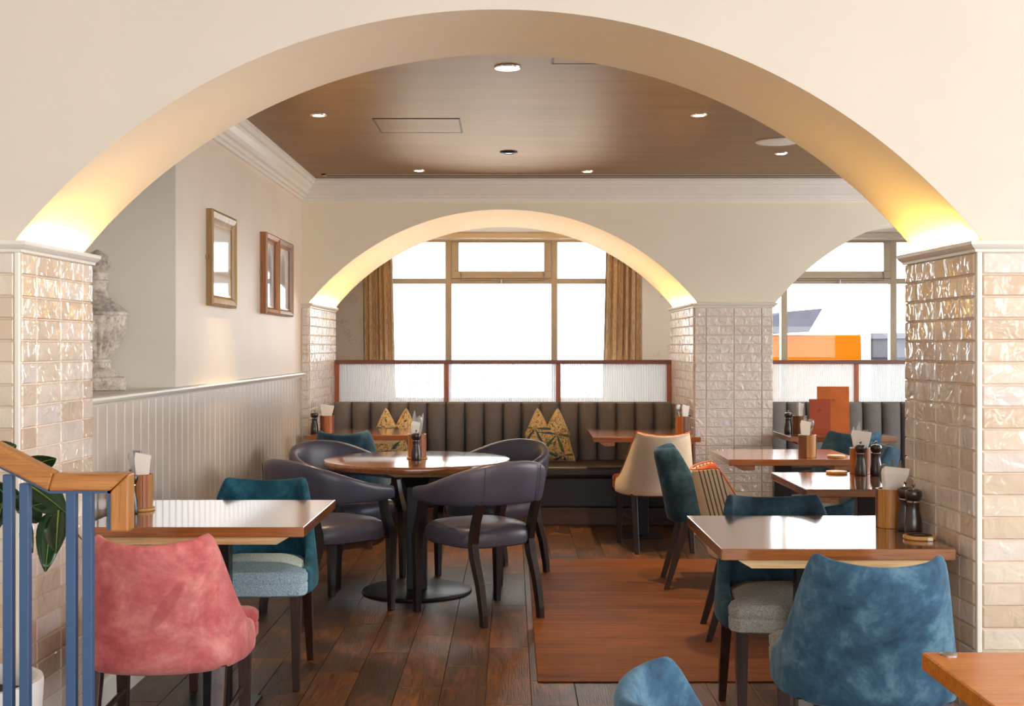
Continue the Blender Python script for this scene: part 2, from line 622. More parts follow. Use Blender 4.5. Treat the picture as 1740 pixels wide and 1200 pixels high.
M['art_bands'] = mat_print_art('reflected_bands_print', 'bands')
M['art_oval'] = mat_print_art('grey_oval_print', 'oval')
M['art_oval2'] = mat_print_art('faded_grey_print', 'oval')
M['menu_orange'] = plain('menu_orange', lin(206, 100, 6), 0.55, var=0.05, scale=8, bump=0.1)
M['menu_rust'] = plain('menu_rust', lin(170, 66, 8), 0.55, var=0.06, scale=8, bump=0.1)
M['menu_mark'] = plain('menu_mark', lin(96, 44, 18), 0.6)
M['kiosk_orange'] = plain('kiosk_orange', lin(130, 66, 4), 0.7, var=0.03)
M['kiosk_grey'] = plain('kiosk_grey', lin(72, 72, 80), 0.8, var=0.05)
M['kiosk_white'] = plain('kiosk_white', lin(170, 170, 172), 0.8, var=0.02)
for k_ in ('kiosk_orange', 'kiosk_grey', 'kiosk_white'):
    M[k_].node_tree.nodes['Principled BSDF'].inputs['Specular IOR Level'].default_value = 0.0
M['pavement'] = plain('pavement', lin(190, 188, 184), 0.9, var=0.06, scale=3)


# ------------------------------------------------------------------ geometry helpers
class MB:
    """Collects shapes and links them as one mesh object."""

    def __init__(self):
        self.v = []
        self.f = []

    def add(self, vs, fs):
        b = len(self.v)
        self.v.extend([tuple(x) for x in vs])
        self.f.extend([tuple(b + i for i in q) for q in fs])
        return self

    def box(self, x0, x1, y0, y1, z0, z1):
        vs = [(x, y, z) for z in (z0, z1) for y in (y0, y1) for x in (x0, x1)]
        return self.add(vs, [(0, 2, 3, 1), (4, 5, 7, 6), (0, 1, 5, 4), (2, 6, 7, 3), (0, 4, 6, 2), (1, 3, 7, 5)])

    def hexa(self, p):
        """8 points: bottom ring 0-3 then top ring 4-7, counter-clockwise seen from above."""
        return self.add(p, [(3, 2, 1, 0), (4, 5, 6, 7), (0, 1, 5, 4), (1, 2, 6, 5), (2, 3, 7, 6), (3, 0, 4, 7)])

    def rings(self, rings, cap0=True, cap1=True, closed=True):
        n = len(rings[0])
        b = len(self.v)
        for r in rings:
            self.v.extend([tuple(p) for p in r])
        for i in range(len(rings) - 1):
            for j in range(n if closed else n - 1):
                k = (j + 1) % n
                self.f.append((b + i * n + j, b + i * n + k, b + (i + 1) * n + k, b + (i + 1) * n + j))
        if cap0:
            self.f.append(tuple(b + j for j in reversed(range(n))))
        if cap1:
            self.f.append(tuple(b + (len(rings) - 1) * n + j for j in range(n)))
        return self

    def lathe(self, prof, seg=24, c=(0, 0), caps=True):
        rs = []
        for r, z in prof:
            rs.append([(c[0] + r * math.cos(2 * PI * j / seg), c[1] + r * math.sin(2 * PI * j / seg), z) for j in range(seg)])
        return self.rings(rs, caps, caps)

    def prism(self, poly, z0, z1):
        return self.rings([[(x, y, z0) for x, y in poly], [(x, y, z1) for x, y in poly]])

    def taper(self, p0, p1, w0, w1, d0=None, d1=None):
        """square bar from p0 to p1"""
        d0 = d0 or w0
        d1 = d1 or w1
        rs = []
        for p, w, d in ((p0, w0, d0), (p1, w1, d1)):
            rs.append([(p[0] + sx * w / 2, p[1] + sy * d / 2, p[2]) for sx, sy in ((-1, -1), (1, -1), (1, 1), (-1, 1))])
        return self.rings(rs)

    def path(self, pts, ws, ds=None):
        ds = ds or ws
        rs = []
        for p, w, d in zip(pts, ws, ds):
            rs.append([(p[0] + sx * w / 2, p[1] + sy * d / 2, p[2]) for sx, sy in ((-1, -1), (1, -1), (1, 1), (-1, 1))])
        return self.rings(rs)

    def tube(self, pts, r, seg=8):
        pts = [Vector(p) for p in pts]
        rs = []
        up = Vector((0.03, 0.02, 1))
        for i, p in enumerate(pts):
            t = (pts[min(i + 1, len(pts) - 1)] - pts[max(i - 1, 0)]).normalized()
            a = t.cross(up)
            if a.length < 0.05:
                a = t.cross(Vector((1, 0, 0)))
            a.normalize()
            b = a.cross(t)
            rr = r[i] if isinstance(r, (list, tuple)) else r
            rs.append([p + a * rr * math.cos(2 * PI * j / seg) + b * rr * math.sin(2 * PI * j / seg) for j in range(seg)])
        return self.rings(rs)

    def mesh(self, name):
        me = bpy.data.meshes.new(name)
        me.from_pydata(self.v, [], self.f)
        me.validate()
        import bmesh
        bm = bmesh.new()
        bm.from_mesh(me)
        bmesh.ops.recalc_face_normals(bm, faces=bm.faces)
        bm.to_mesh(me)
        bm.free()
        return me

    def build(self, name, mat, parent=None, smooth=False, bevel=0.0, subd=0, loc=None, segs=2):
        me = self.mesh(name)
        return put(name, me, mat, parent, smooth, bevel, subd, loc, segs)


def put(name, me, mat, parent=None, smooth=False, bevel=0.0, subd=0, loc=None, segs=2):
    o = bpy.data.objects.new(name, me)
    if not me.materials:
        me.materials.append(mat)
    COL.objects.link(o)
    if parent is not None:
        o.parent = parent
    if loc is not None:
        o.location = loc
    if bevel:
        b = o.modifiers.new('bevel', 'BEVEL')
        b.width = bevel
        b.segments = segs
        b.limit_method = 'ANGLE'
        b.angle_limit = 0.6
    if subd:
        s = o.modifiers.new('subd', 'SUBSURF')
        s.levels = s.render_levels = subd
    if smooth:
        for p in me.polygons:
            p.use_smooth = True
        if not subd:
            try:
                me.set_sharp_from_angle(angle=0.7)
            except Exception:
                pass
    return o


def thing(name, label, cat, loc=(0, 0, 0), rz=0.0, group=None):
    o = bpy.data.objects.new(name, None)
    o.empty_display_size = 0.1
    COL.objects.link(o)
    o.location = loc
    o.rotation_euler = (0, 0, rz)
    tag(o, label, cat, group)
    return o


def tag(o, label, cat, group=None):
    o['label'] = label
    o['category'] = cat
    if group:
        o['group'] = group
    return o


def struct(o, label=None, cat=None):
    o['kind'] = 'structure'
    if label:
        o['label'] = label
        o['category'] = cat or 'wall'
    return o


def dup(root, loc, rz, label, group=None):
    def cp(o, parent):
        c = o.copy()
        COL.objects.link(c)
        if parent is not None:
            c.parent = parent
        for ch in list(o.children):
            cp(ch, c)
        return c
    r = cp(root, None)
    r.location = loc
    r.rotation_euler = (0, 0, rz)
    r['label'] = label
    if group:
        r['group'] = group
    return r


# ------------------------------------------------------------------ main dimensions (metres)
NEAR0, NEAR1 = 3.823, 4.42        # near arch wall, front and rear face
MID0, MID1 = 9.16, 10.50          # middle arch wall
WIN = 11.72                       # window wall
LEFT = -1.551                     # face of the left wall
CEIL = 2.606
SPRING = 1.706
FRONT_CEIL = 2.85
XR = 5.2                          # right side of the building


def arch_z(x, c, half, rise, z0=SPRING):
    R = (half * half + rise * rise) / (2 * rise)
    d = x - c
    if abs(d) >= half:
        return z0
    return z0 + rise - R + math.sqrt(R * R - d * d)


def arch_wall(name, x0, x1, y0, y1, top, arches, mat, label):
    xs = {x0, x1}
    for c, h, r in arches:
        for i in range(81):
            a = -PI / 2 + PI * i / 80
            xs.add(c + h * math.sin(a))
    xs = sorted(x for x in xs if x0 <= x <= x1)

    def zb(x):
        z = SPRING
        for c, h, r in arches:
            z = max(z, arch_z(x, c, h, r))
        return z
    mb = MB()
    rs = []
    for x in xs:
        z = zb(x)
        rs.append([(x, y0, z), (x, y1, z), (x, y1, top), (x, y0, top)])
    mb.rings(rs)
    o = mb.build(name, mat, None, True)
    struct(o, label, 'wall')
    return o


# --- floor: a slab, and planks one by one where they can be seen
slab = MB().box(-4.0, XR + 0.2, -4.0, 12.0, -0.12, -0.012).build('floor', M['slab'])
struct(slab, 'dark mixed-tone wood plank floor running through both dining rooms', 'floor')
pl = {}


def plank_mesh(w, l):
    key = (round(w, 3), round(l, 3))
    if key not in pl:
        a, b, e = w / 2, l / 2, 0.0012
        mb = MB()
        mb.rings([[(-a, -b, -0.012), (a, -b, -0.012), (a, b, -0.012), (-a, b, -0.012)],
                  [(-a, -b, -e), (a, -b, -e), (a, b, -e), (-a, b, -e)],
                  [(-a + e, -b + e, 0), (a - e, -b + e, 0), (a - e, b - e, 0), (-a + e, b - e, 0)]])
        pl[key] = mb.mesh('plank')
        pl[key].materials.append(M['plank'])
    return pl[key]


PW, PL = 0.180, 0.92
col_i = 0
x = -1.545
while x < 2.6:
    y = 3.0 + ((col_i * 0.37) % 1.0) * PL - PL
    while y < 9.75:
        l = PL
        y0, y1 = max(y, 3.4), min(y + l, 9.75)
        if y1 - y0 > 0.12:
            o = put('plank', plank_mesh(PW - 0.002, y1 - y0 - 0.002), M['plank'], slab)
            o.location = (x + PW / 2, (y0 + y1) / 2, 0)
        y += l
    x += PW
    col_i += 1
fl = MB()
fl.box(-4.0, -1.545, 2.9, 12.0, -0.012, -0.001).box(x, XR + 0.2, 2.9, 12.0, -0.012, -0.001)
fl.box(-1.545, x, 2.9, 3.4, -0.012, -0.001).box(-1.545, x, 9.75, 12.0, -0.012, -0.001)
fl.build('plank_surround', M['plank'], slab)
MB().box(-4.0, XR + 0.2, -4.0, 2.9, -0.012, -0.0005).build('bounce_floor', M['bounce_stone'], slab)  # pale floor added out of view to bounce light up onto the near arch

# --- ceilings
c1 = MB().box(-2.4, XR, NEAR1, MID0, CEIL, CEIL + 0.1).build('ceiling', M['ceiling'])
struct(c1, 'glossy bronze-brown ceiling of the far dining room', 'ceiling')
c2 = MB().box(-4.0, XR, -4.0, NEAR0, FRONT_CEIL, FRONT_CEIL + 0.1).build('ceiling', M['cream_paint'])
struct(c2, 'cream ceiling over the front of the room', 'ceiling')
c3 = MB().box(-2.4, XR, MID1, WIN, 2.432, 2.53).build('ceiling', M['cream_paint'])
struct(c3, 'low cream ceiling of the window bay', 'ceiling')

# --- arch walls
ARCH_N = (-0.042, 1.487, 0.712)
arch_wall('wall_front', -4.0, XR, NEAR0, NEAR1, FRONT_CEIL, [ARCH_N], M['cream_paint'], 'cream wall with the big near arch over two tiled pillars')
ARCH_A = (-0.065, 1.43, 0.688)
ARCH_B = (3.371, 1.43, 0.688)
arch_wall('wall_middle', -2.4, XR, MID0, MID1, CEIL, [ARCH_A, ARCH_B], M['stone_paint'], 'stone-coloured wall with two arches in front of the windows')

# --- outer walls
wl = MB()
wl.box(-2.5, LEFT, 5.742, MID1, 1.19, CEIL + 0.1)
wl.box(-2.5, LEFT - 0.02, NEAR1, MID1, 0, 1.182)
wl.box(-2.5, -2.28, NEAR1, 5.742, 1.182, CEIL + 0.1)
o = wl.build('wall_left', M['beige_paint'])
struct(o, 'beige side wall hung with three framed pictures', 'wall')
o2 = MB().box(-2.28, LEFT - 0.001, 5.737, 5.742, 1.182, CEIL).build('niche_return', M['niche_paint'], o)
o = MB().box(-4.1, -4.0, -4.0, NEAR0, 0, FRONT_CEIL).build('wall_side', M['cream_paint'])
struct(o, 'cream side wall of the front room', 'wall')
wr = MB()
wr.box(XR, XR + 0.12, -4.0, WIN, 0, 0.7).box(XR, XR + 0.12, -4.0, WIN, 2.5, FRONT_CEIL)
wf = MB().box(-4.0, XR, -4.1, -4.0, 0, 0.95).box(-4.0, XR, -4.1, -4.0, 2.25, FRONT_CEIL).box(-4.0, -2.5, -4.1, -4.0, 0.95, 2.25).box(3.9, XR, -4.1, -4.0, 0.95, 2.25)
o = wf.build('wall_entrance', M['cream_paint'])
struct(o, 'cream street wall of the room with wide windows behind the viewer', 'wall')
wr.box(XR, XR + 0.12, NEAR0 - 0.3, NEAR1 + 0.8, 0.7, 2.5).box(XR, XR + 0.12, 8.8, WIN, 0.7, 2.5)
o = wr.build('wall_right', M['cream_paint'])
struct(o, 'cream outer wall with wide window openings', 'wall')

# ------------------------------------------------------------------ tiled pillars
tiles = {}


def tile_mesh(w, h, t=0.009, mat='tile'):
    key = (round(w, 4), round(h, 4), mat)
    if key not in tiles:
        a, b, e = w / 2, h / 2, 0.004
        mb = MB()
        mb.rings([[(-a, 0, -b), (a, 0, -b), (a, 0, b), (-a, 0, b)],
                  [(-a, -t * 0.5, -b), (a, -t * 0.5, -b), (a, -t * 0.5, b), (-a, -t * 0.5, b)],
                  [(-a + e, -t, -b + e), (a - e, -t, -b + e), (a - e, -t, b - e), (-a + e, -t, b - e)]], False, True)
        me = mb.mesh('tile')
        me.materials.append(M[mat])
        tiles[key] = me
    return tiles[key]


TP = 0.068


def tile_face(parent, p0, p1, ztop, cols, zlow=0.02, mat='tile'):
    """tiles on the vertical face from p0 to p1 (seen with p0 on the left); cols are widths summing to the face"""
    p0, p1 = Vector((p0[0], p0[1], 0)), Vector((p1[0], p1[1], 0))
    d = p1 - p0
    L = d.length
    d.normalize()
    ang = math.atan2(d.y, d.x)
    s = L / sum(cols)
    z = ztop
    row = 0
    while z - TP > zlow:
        u = 0.0
        for c in cols:
            w = c * s
            me = tile_mesh(w - 0.0035, TP - 0.0035, 0.009, mat)
            o = bpy.data.objects.new('tile', me)
            COL.objects.link(o)
            o.parent = parent
            q = p0 + d * (u + w / 2)
            o.location = (q.x, q.y, z - TP / 2)
            j = 0.007
            o.rotation_euler = (random.uniform(-j, j), random.uniform(-0.002, 0.002), ang + random.uniform(-j, j))
            u += w
        z -= TP
        row += 1
    return z


def cap_moulding(mb, pts, z, out):
    """moulding swept along an open plan polyline; out = +1 if the outside lies to the right of travel"""
    prof = [(0.0, -0.034), (0.010, -0.034), (0.012, -0.026), (0.022, -0.020), (0.030, -0.012), (0.032, -0.004), (0.030, 0.0), (-0.02, 0.0)]
    n = len(pts)
    rs = []
    for i, p in enumerate(pts):
        p = Vector((p[0], p[1]))
        nn = []
        if i > 0:
            d = (p - Vector(pts[i - 1])).normalized()
            nn.append(Vector((d.y, -d.x)))
        if i < n - 1:
            d = (Vector(pts[i + 1]) - p).normalized()
            nn.append(Vector((d.y, -d.x)))
        m = sum(nn, Vector((0, 0)))
        m = m / max(m.dot(nn[0]), 1e-6)
        rs.append([(p.x + m.x * a * out, p.y + m.y * a * out, z + b) for a, b in prof])
    mb.rings(rs)


def pillar(label, poly, faces, cap_line, top=1.672, mat='tile'):
    core = MB().prism(poly, 0.0, top + 0.03).build('pillar', M['grout'])
    struct(core, label, 'pillar')
    for p0, p1, cols in faces:
        tile_face(core, p0, p1, top, cols, mat=mat)
    mb = MB()
    cap_moulding(mb, cap_line, SPRING, 1)
    mb.prism(poly, top + 0.03, SPRING)
    mb.build('pillar_cap', M['white_trim'], core)
    return core


# near pillars
nl0, nl1 = -1.515, -1.497
p = pillar('tiled pillar of the big arch behind the rubber plant and stair rail',
           [(-3.2, NEAR0), (nl0, NEAR0), (nl1, NEAR1), (-3.2, NEAR1)],
           [((-2.126, NEAR0), (nl0 - 0.012, NEAR0), [0.1, 0.2, 0.2, 0.1]),
            ((nl0, NEAR0 + 0.006), (nl1, NEAR1), [0.112, 0.2, 0.2, 0.1])],
           [(-3.2, NEAR0), (nl0, NEAR0), (nl1, NEAR1 + 0.02)])
MB().box(nl0 - 0.012, nl0 + 0.004, NEAR0 - 0.009, NEAR0 + 0.006, 0.02, 1.672).build('corner_strip', M['white_trim'], p, bevel=0.003)
nr0, nr1 = 1.430, 1.403
p = pillar('tiled pillar of the big arch beside the two blue velvet chairs',
           [(nr0, NEAR0), (3.4, NEAR0), (3.4, NEAR1), (nr1, NEAR1)],
           [((nr0 + 0.012, NEAR0), (2.042, NEAR0), [0.2, 0.2, 0.2]),
            ((nr1, NEAR1), (nr0, NEAR0 + 0.006), [0.1, 0.2, 0.2, 0.112])],
           [(nr1, NEAR1 + 0.02), (nr0, NEAR0), (3.4, NEAR0)])
MB().box(nr0 - 0.004, nr0 + 0.012, NEAR0 - 0.009, NEAR0 + 0.006, 0.02, 1.672).build('corner_strip', M['white_trim'], p, bevel=0.003)
# middle pillars
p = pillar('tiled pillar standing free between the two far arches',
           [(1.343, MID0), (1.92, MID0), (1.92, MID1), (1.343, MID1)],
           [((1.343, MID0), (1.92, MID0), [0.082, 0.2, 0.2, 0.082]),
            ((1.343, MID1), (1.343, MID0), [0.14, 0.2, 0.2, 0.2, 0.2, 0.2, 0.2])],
           [(1.343, MID1), (1.343, MID0), (1.92, MID0), (1.92, MID1)], mat='tile_lit')
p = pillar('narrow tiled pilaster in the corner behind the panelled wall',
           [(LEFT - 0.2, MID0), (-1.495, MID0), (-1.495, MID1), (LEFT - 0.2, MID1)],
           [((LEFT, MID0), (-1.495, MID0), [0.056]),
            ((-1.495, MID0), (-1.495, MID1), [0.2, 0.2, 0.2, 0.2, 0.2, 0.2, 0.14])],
           [(LEFT, MID0), (-1.495, MID0), (-1.495, MID1)], mat='tile_lit')

# ------------------------------------------------------------------ cornice, dado, trims
CP = [(0.0, -0.152), (0.018, -0.152), (0.020, -0.134), (0.034, -0.130), (0.040, -0.112), (0.058, -0.106), (0.066, -0.082), (0.090, -0.060),
      (0.096, -0.044), (0.110, -0.040), (0.114, -0.016), (0.126, -0.012), (0.126, 0.0), (0.0, 0.0)]


def cornice(name, pts, label, flip):
    n = len(pts)
    rs = []
    for i, p in enumerate(pts):
        p = Vector(p)
        nn = []
        if i > 0:
            d = (p - Vector(pts[i - 1])).normalized()
            nn.append(Vector((d.y, -d.x)))
        if i < n - 1:
            d = (Vector(pts[i + 1]) - p).normalized()
            nn.append(Vector((d.y, -d.x)))
        m = sum(nn, Vector((0, 0)))
        m = m / max(m.dot(nn[0]), 1e-6)
        rs.append([(p.x + m.x * a * flip, p.y + m.y * a * flip, CEIL + b) for a, b in CP])
    o = MB().rings(rs).build(name, M['white_trim'])
    struct(o, label, 'moulding')
    return o


cornice('trim_1', [(LEFT, 5.742), (LEFT, MID0), (XR, MID0)], 'white stepped cornice below the bronze ceiling', 1)

# dado boarding on the left wall: every board a part
dado = MB().box(LEFT - 0.03, LEFT - 0.010, NEAR1, MID0, 0.0, 1.17).build('wall_panelling', M['dado_back'])
struct(dado, 'greige tongue-and-groove panelling below the picture wall', 'panelling')
BW = 0.1085
yb = NEAR1 + 0.02
bm_ = None
while yb + BW < MID0 + 0.02:
    if bm_ is None:
        a = BW / 2 - 0.0035
        mb = MB()
        mb.rings([[(-0.010, -a, 0.0), (-0.010, a, 0.0), (-0.010, a, 1.045), (-0.010, -a, 1.045)],
                  [(-0.003, -a, 0.0), (-0.003, a, 0.0), (-0.003, a, 1.045), (-0.003, -a, 1.045)],
                  [(0.0, -a + 0.005, 0.0), (0.0, a - 0.005, 0.0), (0.0, a - 0.005, 1.045), (0.0, -a + 0.005, 1.045)]], True, True)
        bm_ = mb.mesh('board')
        bm_.materials.append(M['dado_paint'])
    o = bpy.data.objects.new('board', bm_)
    COL.objects.link(o)
    o.parent = dado
    o.location = (LEFT, yb + BW / 2, 0.115)
    yb += BW
# rail
rp = [(-0.03, 1.158), (0.004, 1.158), (0.008, 1.166), (0.020, 1.170), (0.032, 1.176), (0.036, 1.184), (0.032, 1.192), (0.022, 1.196), (-0.03, 1.196)]
rs = [[(LEFT + a, y, b) for a, b in rp] for y in (NEAR1 + 0.005, MID0 - 0.0)]
o = MB().rings(rs).build('trim_2', M['white_trim'], smooth=True)
struct(o, 'rounded satin dado rail capping the panelling', 'moulding')
ledge = MB().box(-2.28, LEFT - 0.03, NEAR1, 5.742, 1.182, 1.192).build('trim_3', M['white_trim'])
struct(ledge, 'pale ledge in the niche carrying the stone urn', 'ledge')
o = MB().rings([[(LEFT - 0.01, y, 0.0), (LEFT + 0.014, y, 0.0), (LEFT + 0.014, y, 0.105), (LEFT + 0.006, y, 0.118), (LEFT - 0.01, y, 0.118)] for y in (NEAR1, MID0)]).build('baseboard_left', M['white_trim'])
struct(o, 'white baseboard under the panelling', 'baseboard')

# ------------------------------------------------------------------ ceiling fittings
def downlight(x, y, label, lit=True, r=0.042, watts=140):
    t = thing('downlight', label, 'light', (x, y, CEIL), 0, 'recessed ceiling spotlights')
    MB().lathe([(r * 0.72, 0.0), (r * 0.72, -0.006), (r, -0.006), (r * 1.05, -0.002), (r * 1.05, 0.0)], 28, caps=False).build('trim_ring', M['chrome'] if lit else M['black_metal'], t, True)
    MB().lathe([(r * 0.72, -0.001), (r * 0.7, -0.004)], 24).build('lamp' if lit else 'vent_core', M['bulb'] if lit else M['black_print'], t, True)
    if lit:
        d = bpy.data.lights.new('spot', 'SPOT')
        d.energy = watts
        d.color = (1.0, 0.70, 0.40)
        d.spot_size = 1.15
        d.spot_blend = 1.0
        d.shadow_soft_size = 0.03
        s = bpy.data.objects.new('spot', d)
        COL.objects.link(s)
        s.parent = t
        s.location = (0, 0, -0.02)
    return t


downlight(-0.02, 5.45, 'larger white-rimmed ceiling spotlight near the top of the big arch', r=0.056)
downlight(-1.02, 6.56, 'ceiling spotlight above the panelled picture wall, in front of the access panel', watts=60)
downlight(0.985, 6.56, 'ceiling spotlight level with the picture-wall one, on the white speaker side')
downlight(-0.645, 8.62, 'ceiling spotlight close to the slot grille, on the picture-wall side')
downlight(0.525, 8.66, 'ceiling spotlight close to the slot grille, above the bench middle')
downlight(1.70, 7.86, 'ceiling spotlight just beyond the round white speaker')
t = thing('smoke_detector', 'small dark round vent in the middle of the bronze ceiling', 'vent', (-0.02, 7.81, CEIL))
MB().lathe([(0.056, 0.0), (0.056, -0.006), (0.044, -0.012), (0.03, -0.012), (0.03, -0.004)], 28).build('vent_body', M['black_metal'], t, True)
MB().lathe([(0.026, -0.004), (0.024, -0.010)], 20).build('vent_core', M['steel'], t, True)
t = thing('ceiling_speaker', 'round white flush ceiling speaker beside a spotlight', 'speaker', (1.585, 7.41, CEIL))
MB().lathe([(0.135, 0.0), (0.135, -0.004), (0.125, -0.008), (0.11, -0.009)], 40).build('speaker_rim', M['white_trim'], t, True)
MB().lathe([(0.112, -0.007), (0.02, -0.010)], 40).build('speaker_grille', M['white_trim'], t, True)


def hatch(x0, x1, y0, y1, label):
    t = thing('access_panel', label, 'panel', ((x0 + x1) / 2, (y0 + y1) / 2, CEIL))
    a, b = (x1 - x0) / 2, (y1 - y0) / 2
    w = 0.008
    MB().box(-a, a, -b, -b + w, -0.003, 0).box(-a, a, b - w, b, -0.003, 0).box(-a, -a + w, -b, b, -0.003, 0).box(a - w, a, -b, b, -0.003, 0).build('panel_frame', M['plinth_wood'], t)
    MB().box(-a + w + 0.002, a - w - 0.002, -b + w + 0.002, b - w - 0.002, -0.002, 0).build('panel_door', M['ceiling'], t)


hatch(-0.75, -0.28, 6.67, 7.10, 'square flush access panel in the bronze ceiling over the round table')
hatch(0.17, 0.66, 4.98, 5.38, 'flush ceiling access panel half hidden by the top of the big arch')
t = thing('slot_grille', 'long thin linear air grille along the far edge of the ceiling', 'grille', (0.4, 8.86, CEIL))
MB().box(-1.75, 3.5, -0.05, -0.036, -0.006, 0).box(-1.75, 3.5, 0.036, 0.05, -0.006, 0).box(-1.75, -1.72, -0.05, 0.05, -0.006, 0).build('grille_frame', M['window_bronze'], t)
for k in range(3):
    MB().box(-1.72, 3.5, -0.026 + k * 0.022, -0.018 + k * 0.022, -0.005, 0).build('grille_blade', M['window_dark'], t)


for lx in (-0.95, 0.75, 2.6, 4.2):  # added lamps, unseen behind the arches, put in to brighten the curtains
    o = downlight(lx, 10.98, 'added unseen bay spotlight', True)
    o.location.z = 2.432
    for ch in o.children:
        if ch.type == 'LIGHT':
            ch.data.color = (1.0, 0.86, 0.70)
            ch.data.energy = 60
    o['label'] = {-0.95: 'added unseen bay spotlight near the picture-wall curtain', 0.75: 'added unseen bay spotlight near the pillar curtain', 2.6: 'added unseen bay spotlight behind the free-standing pillar', 4.2: 'added unseen bay spotlight over the second bench'}[lx]


def led(x, y0, y1, side, label):
    t = thing('led_strip', label, 'light strip', (x, (y0 + y1) / 2, SPRING), 0, 'warm LED strips on the pillar tops')
    l = (y1 - y0) / 2
    MB().box(-0.005, 0.005, -l, l, 0.0, 0.003).build('strip_base', M['white_trim'], t)
    MB().box(-0.004, 0.004, -l, l, 0.003, 0.0055).build('diode_band', M['led'], t)


led(-1.508, NEAR0 + 0.04, NEAR1 - 0.03, -1, 'glowing warm light strip on top of the pillar by the rubber plant')
led(1.422, NEAR0 + 0.04, NEAR1 - 0.03, 1, 'glowing orange light strip on top of the pillar by the blue velvet chairs')
led(-1.478, MID0 + 0.04, MID1 - 0.05, -1, 'glowing warm light strip on top of the corner pilaster')
led(1.348, MID0 + 0.04, MID1 - 0.05, 1, 'glowing warm light strip on top of the free-standing far pillar')


# ------------------------------------------------------------------ window wall, windows, curtains
ZT = 2.387
ww = MB()
W1 = (-1.42, 1.22)
W2 = (1.78, 4.75)
ww.box(-2.6, W1[0], WIN, WIN + 0.2, 0, 2.6).box(W1[1], W2[0], WIN, WIN + 0.2, 0, 2.6).box(W2[1], XR, WIN, WIN + 0.2, 0, 2.6)
ww.box(W1[0], W1[1], WIN, WIN + 0.2, 0, 0.85).box(W2[0], W2[1], WIN, WIN + 0.2, 0, 0.85)
ww.box(W1[0], W1[1], WIN, WIN + 0.2, ZT, 2.6).box(W2[0], W2[1], WIN, WIN + 0.2, ZT, 2.6)
o = ww.build('wall_back', M['wallpaper'])
struct(o, 'beige floral-papered outer wall around the bay windows', 'wall')
o = MB().box(-2.5, XR, MID1, WIN, -0.01, 0.0).build('bay_floor', M['slab'])
struct(o, 'dark floor of the window bay', 'floor')
o = MB().box(-2.5, -2.4, MID1, WIN, 0, 2.6).build('wall_bay', M['wallpaper'])
struct(o, 'papered end wall of the window bay', 'wall')
o = MB().box(-2.4, XR, WIN - 0.25, WIN - 0.16, ZT, 2.432).build('trim_4', M['cream_paint'])
struct(o, 'cream pelmet board above the bay windows', 'pelmet')


def window(name, x0, x1, mulls, vents, label):
    t = thing(name, label, 'window', ((x0 + x1) / 2, WIN + 0.06, 0.85))
    t['kind'] = 'structure'
    cx = (x0 + x1) / 2
    zs, ze = 0.0, ZT - 0.85
    tz = (1.978 - 0.85, 2.028 - 0.85)     # transom
    fr = MB()
    fr.box(x0 - cx, x0 - cx + 0.05, -0.04, 0.04, zs, ze).box(x1 - cx - 0.05, x1 - cx, -0.04, 0.04, zs, ze)
    fr.box(x0 - cx, x1 - cx, -0.04, 0.04, zs, zs + 0.05).box(x0 - cx, x1 - cx, -0.04, 0.04, ze - 0.015, ze)
    fr.build('window_frame', M['window_bronze'], t)
    for m in mulls:
        MB().box(m - cx - 0.029, m - cx + 0.029, -0.045, 0.045, zs, ze).build('mullion', M['window_bronze'], t, bevel=0.003)
    xs = [x0 + 0.05] + mulls + [x1 - 0.05]
    for i in range(len(xs) - 1):
        a, b = xs[i] - cx, xs[i + 1] - cx
        MB().box(a, b, -0.04, 0.04, tz[0], tz[1]).build('transom', M['window_bronze'], t, bevel=0.003)
        MB().box(a, b, -0.004, 0.004, zs, tz[0]).build('pane', M['glass'], t)
        if i in vents:
            v = MB()
            a2, b2 = a + 0.03, b - 0.03
            z0, z1 = tz[1] - 0.0, ze - 0.01
            w = 0.068
            v.box(a2, b2, -0.065, -0.02, z0, z0 + w).box(a2, b2, -0.065, -0.02, z1 - w * 0.2, z1)
            v.box(a2, a2 + w, -0.065, -0.02, z0 + w, z1 - w * 0.2).box(b2 - w, b2, -0.065, -0.02, z0 + w, z1 - w * 0.2)
            s = v.build('vent_sash', M['window_bronze'], t, bevel=0.004)
            MB().box(a2 + w, b2 - w, -0.05, -0.044, z0 + w, z1 - w * 0.2).build('pane', M['glass'], s)
            mb = MB()
            for q in (a2 + 0.08, b2 - 0.08):
                mb.tube([(q, -0.07, z0 + 0.06), (q + 0.012, -0.078, z0 + 0.03), (q + 0.006, -0.075, z0 - 0.02)], 0.005, 6)
            mb.tube([(a2 + 0.08, -0.076, z0 - 0.022), (b2 - 0.08, -0.076, z0 - 0.022)], 0.0025, 6)
            mb.box((a2 + b2) / 2 - 0.006, (a2 + b2) / 2 + 0.006, -0.085, -0.07, z0 - 0.05, z0 - 0.015)
            mb.build('vent_stay', M['steel'], s)
        else:
            MB().box(a, b, -0.004, 0.004, tz[1], ze).build('pane', M['glass'], t)
    return t


window('window_1', W1[0], W1[1], [-0.60, 0.40], [1], 'bronze-framed window with a top vent behind the main bench')
window('window_2', W2[0], W2[1], [2.57, 3.60], [1], 'bronze-framed window looking onto an orange kiosk')


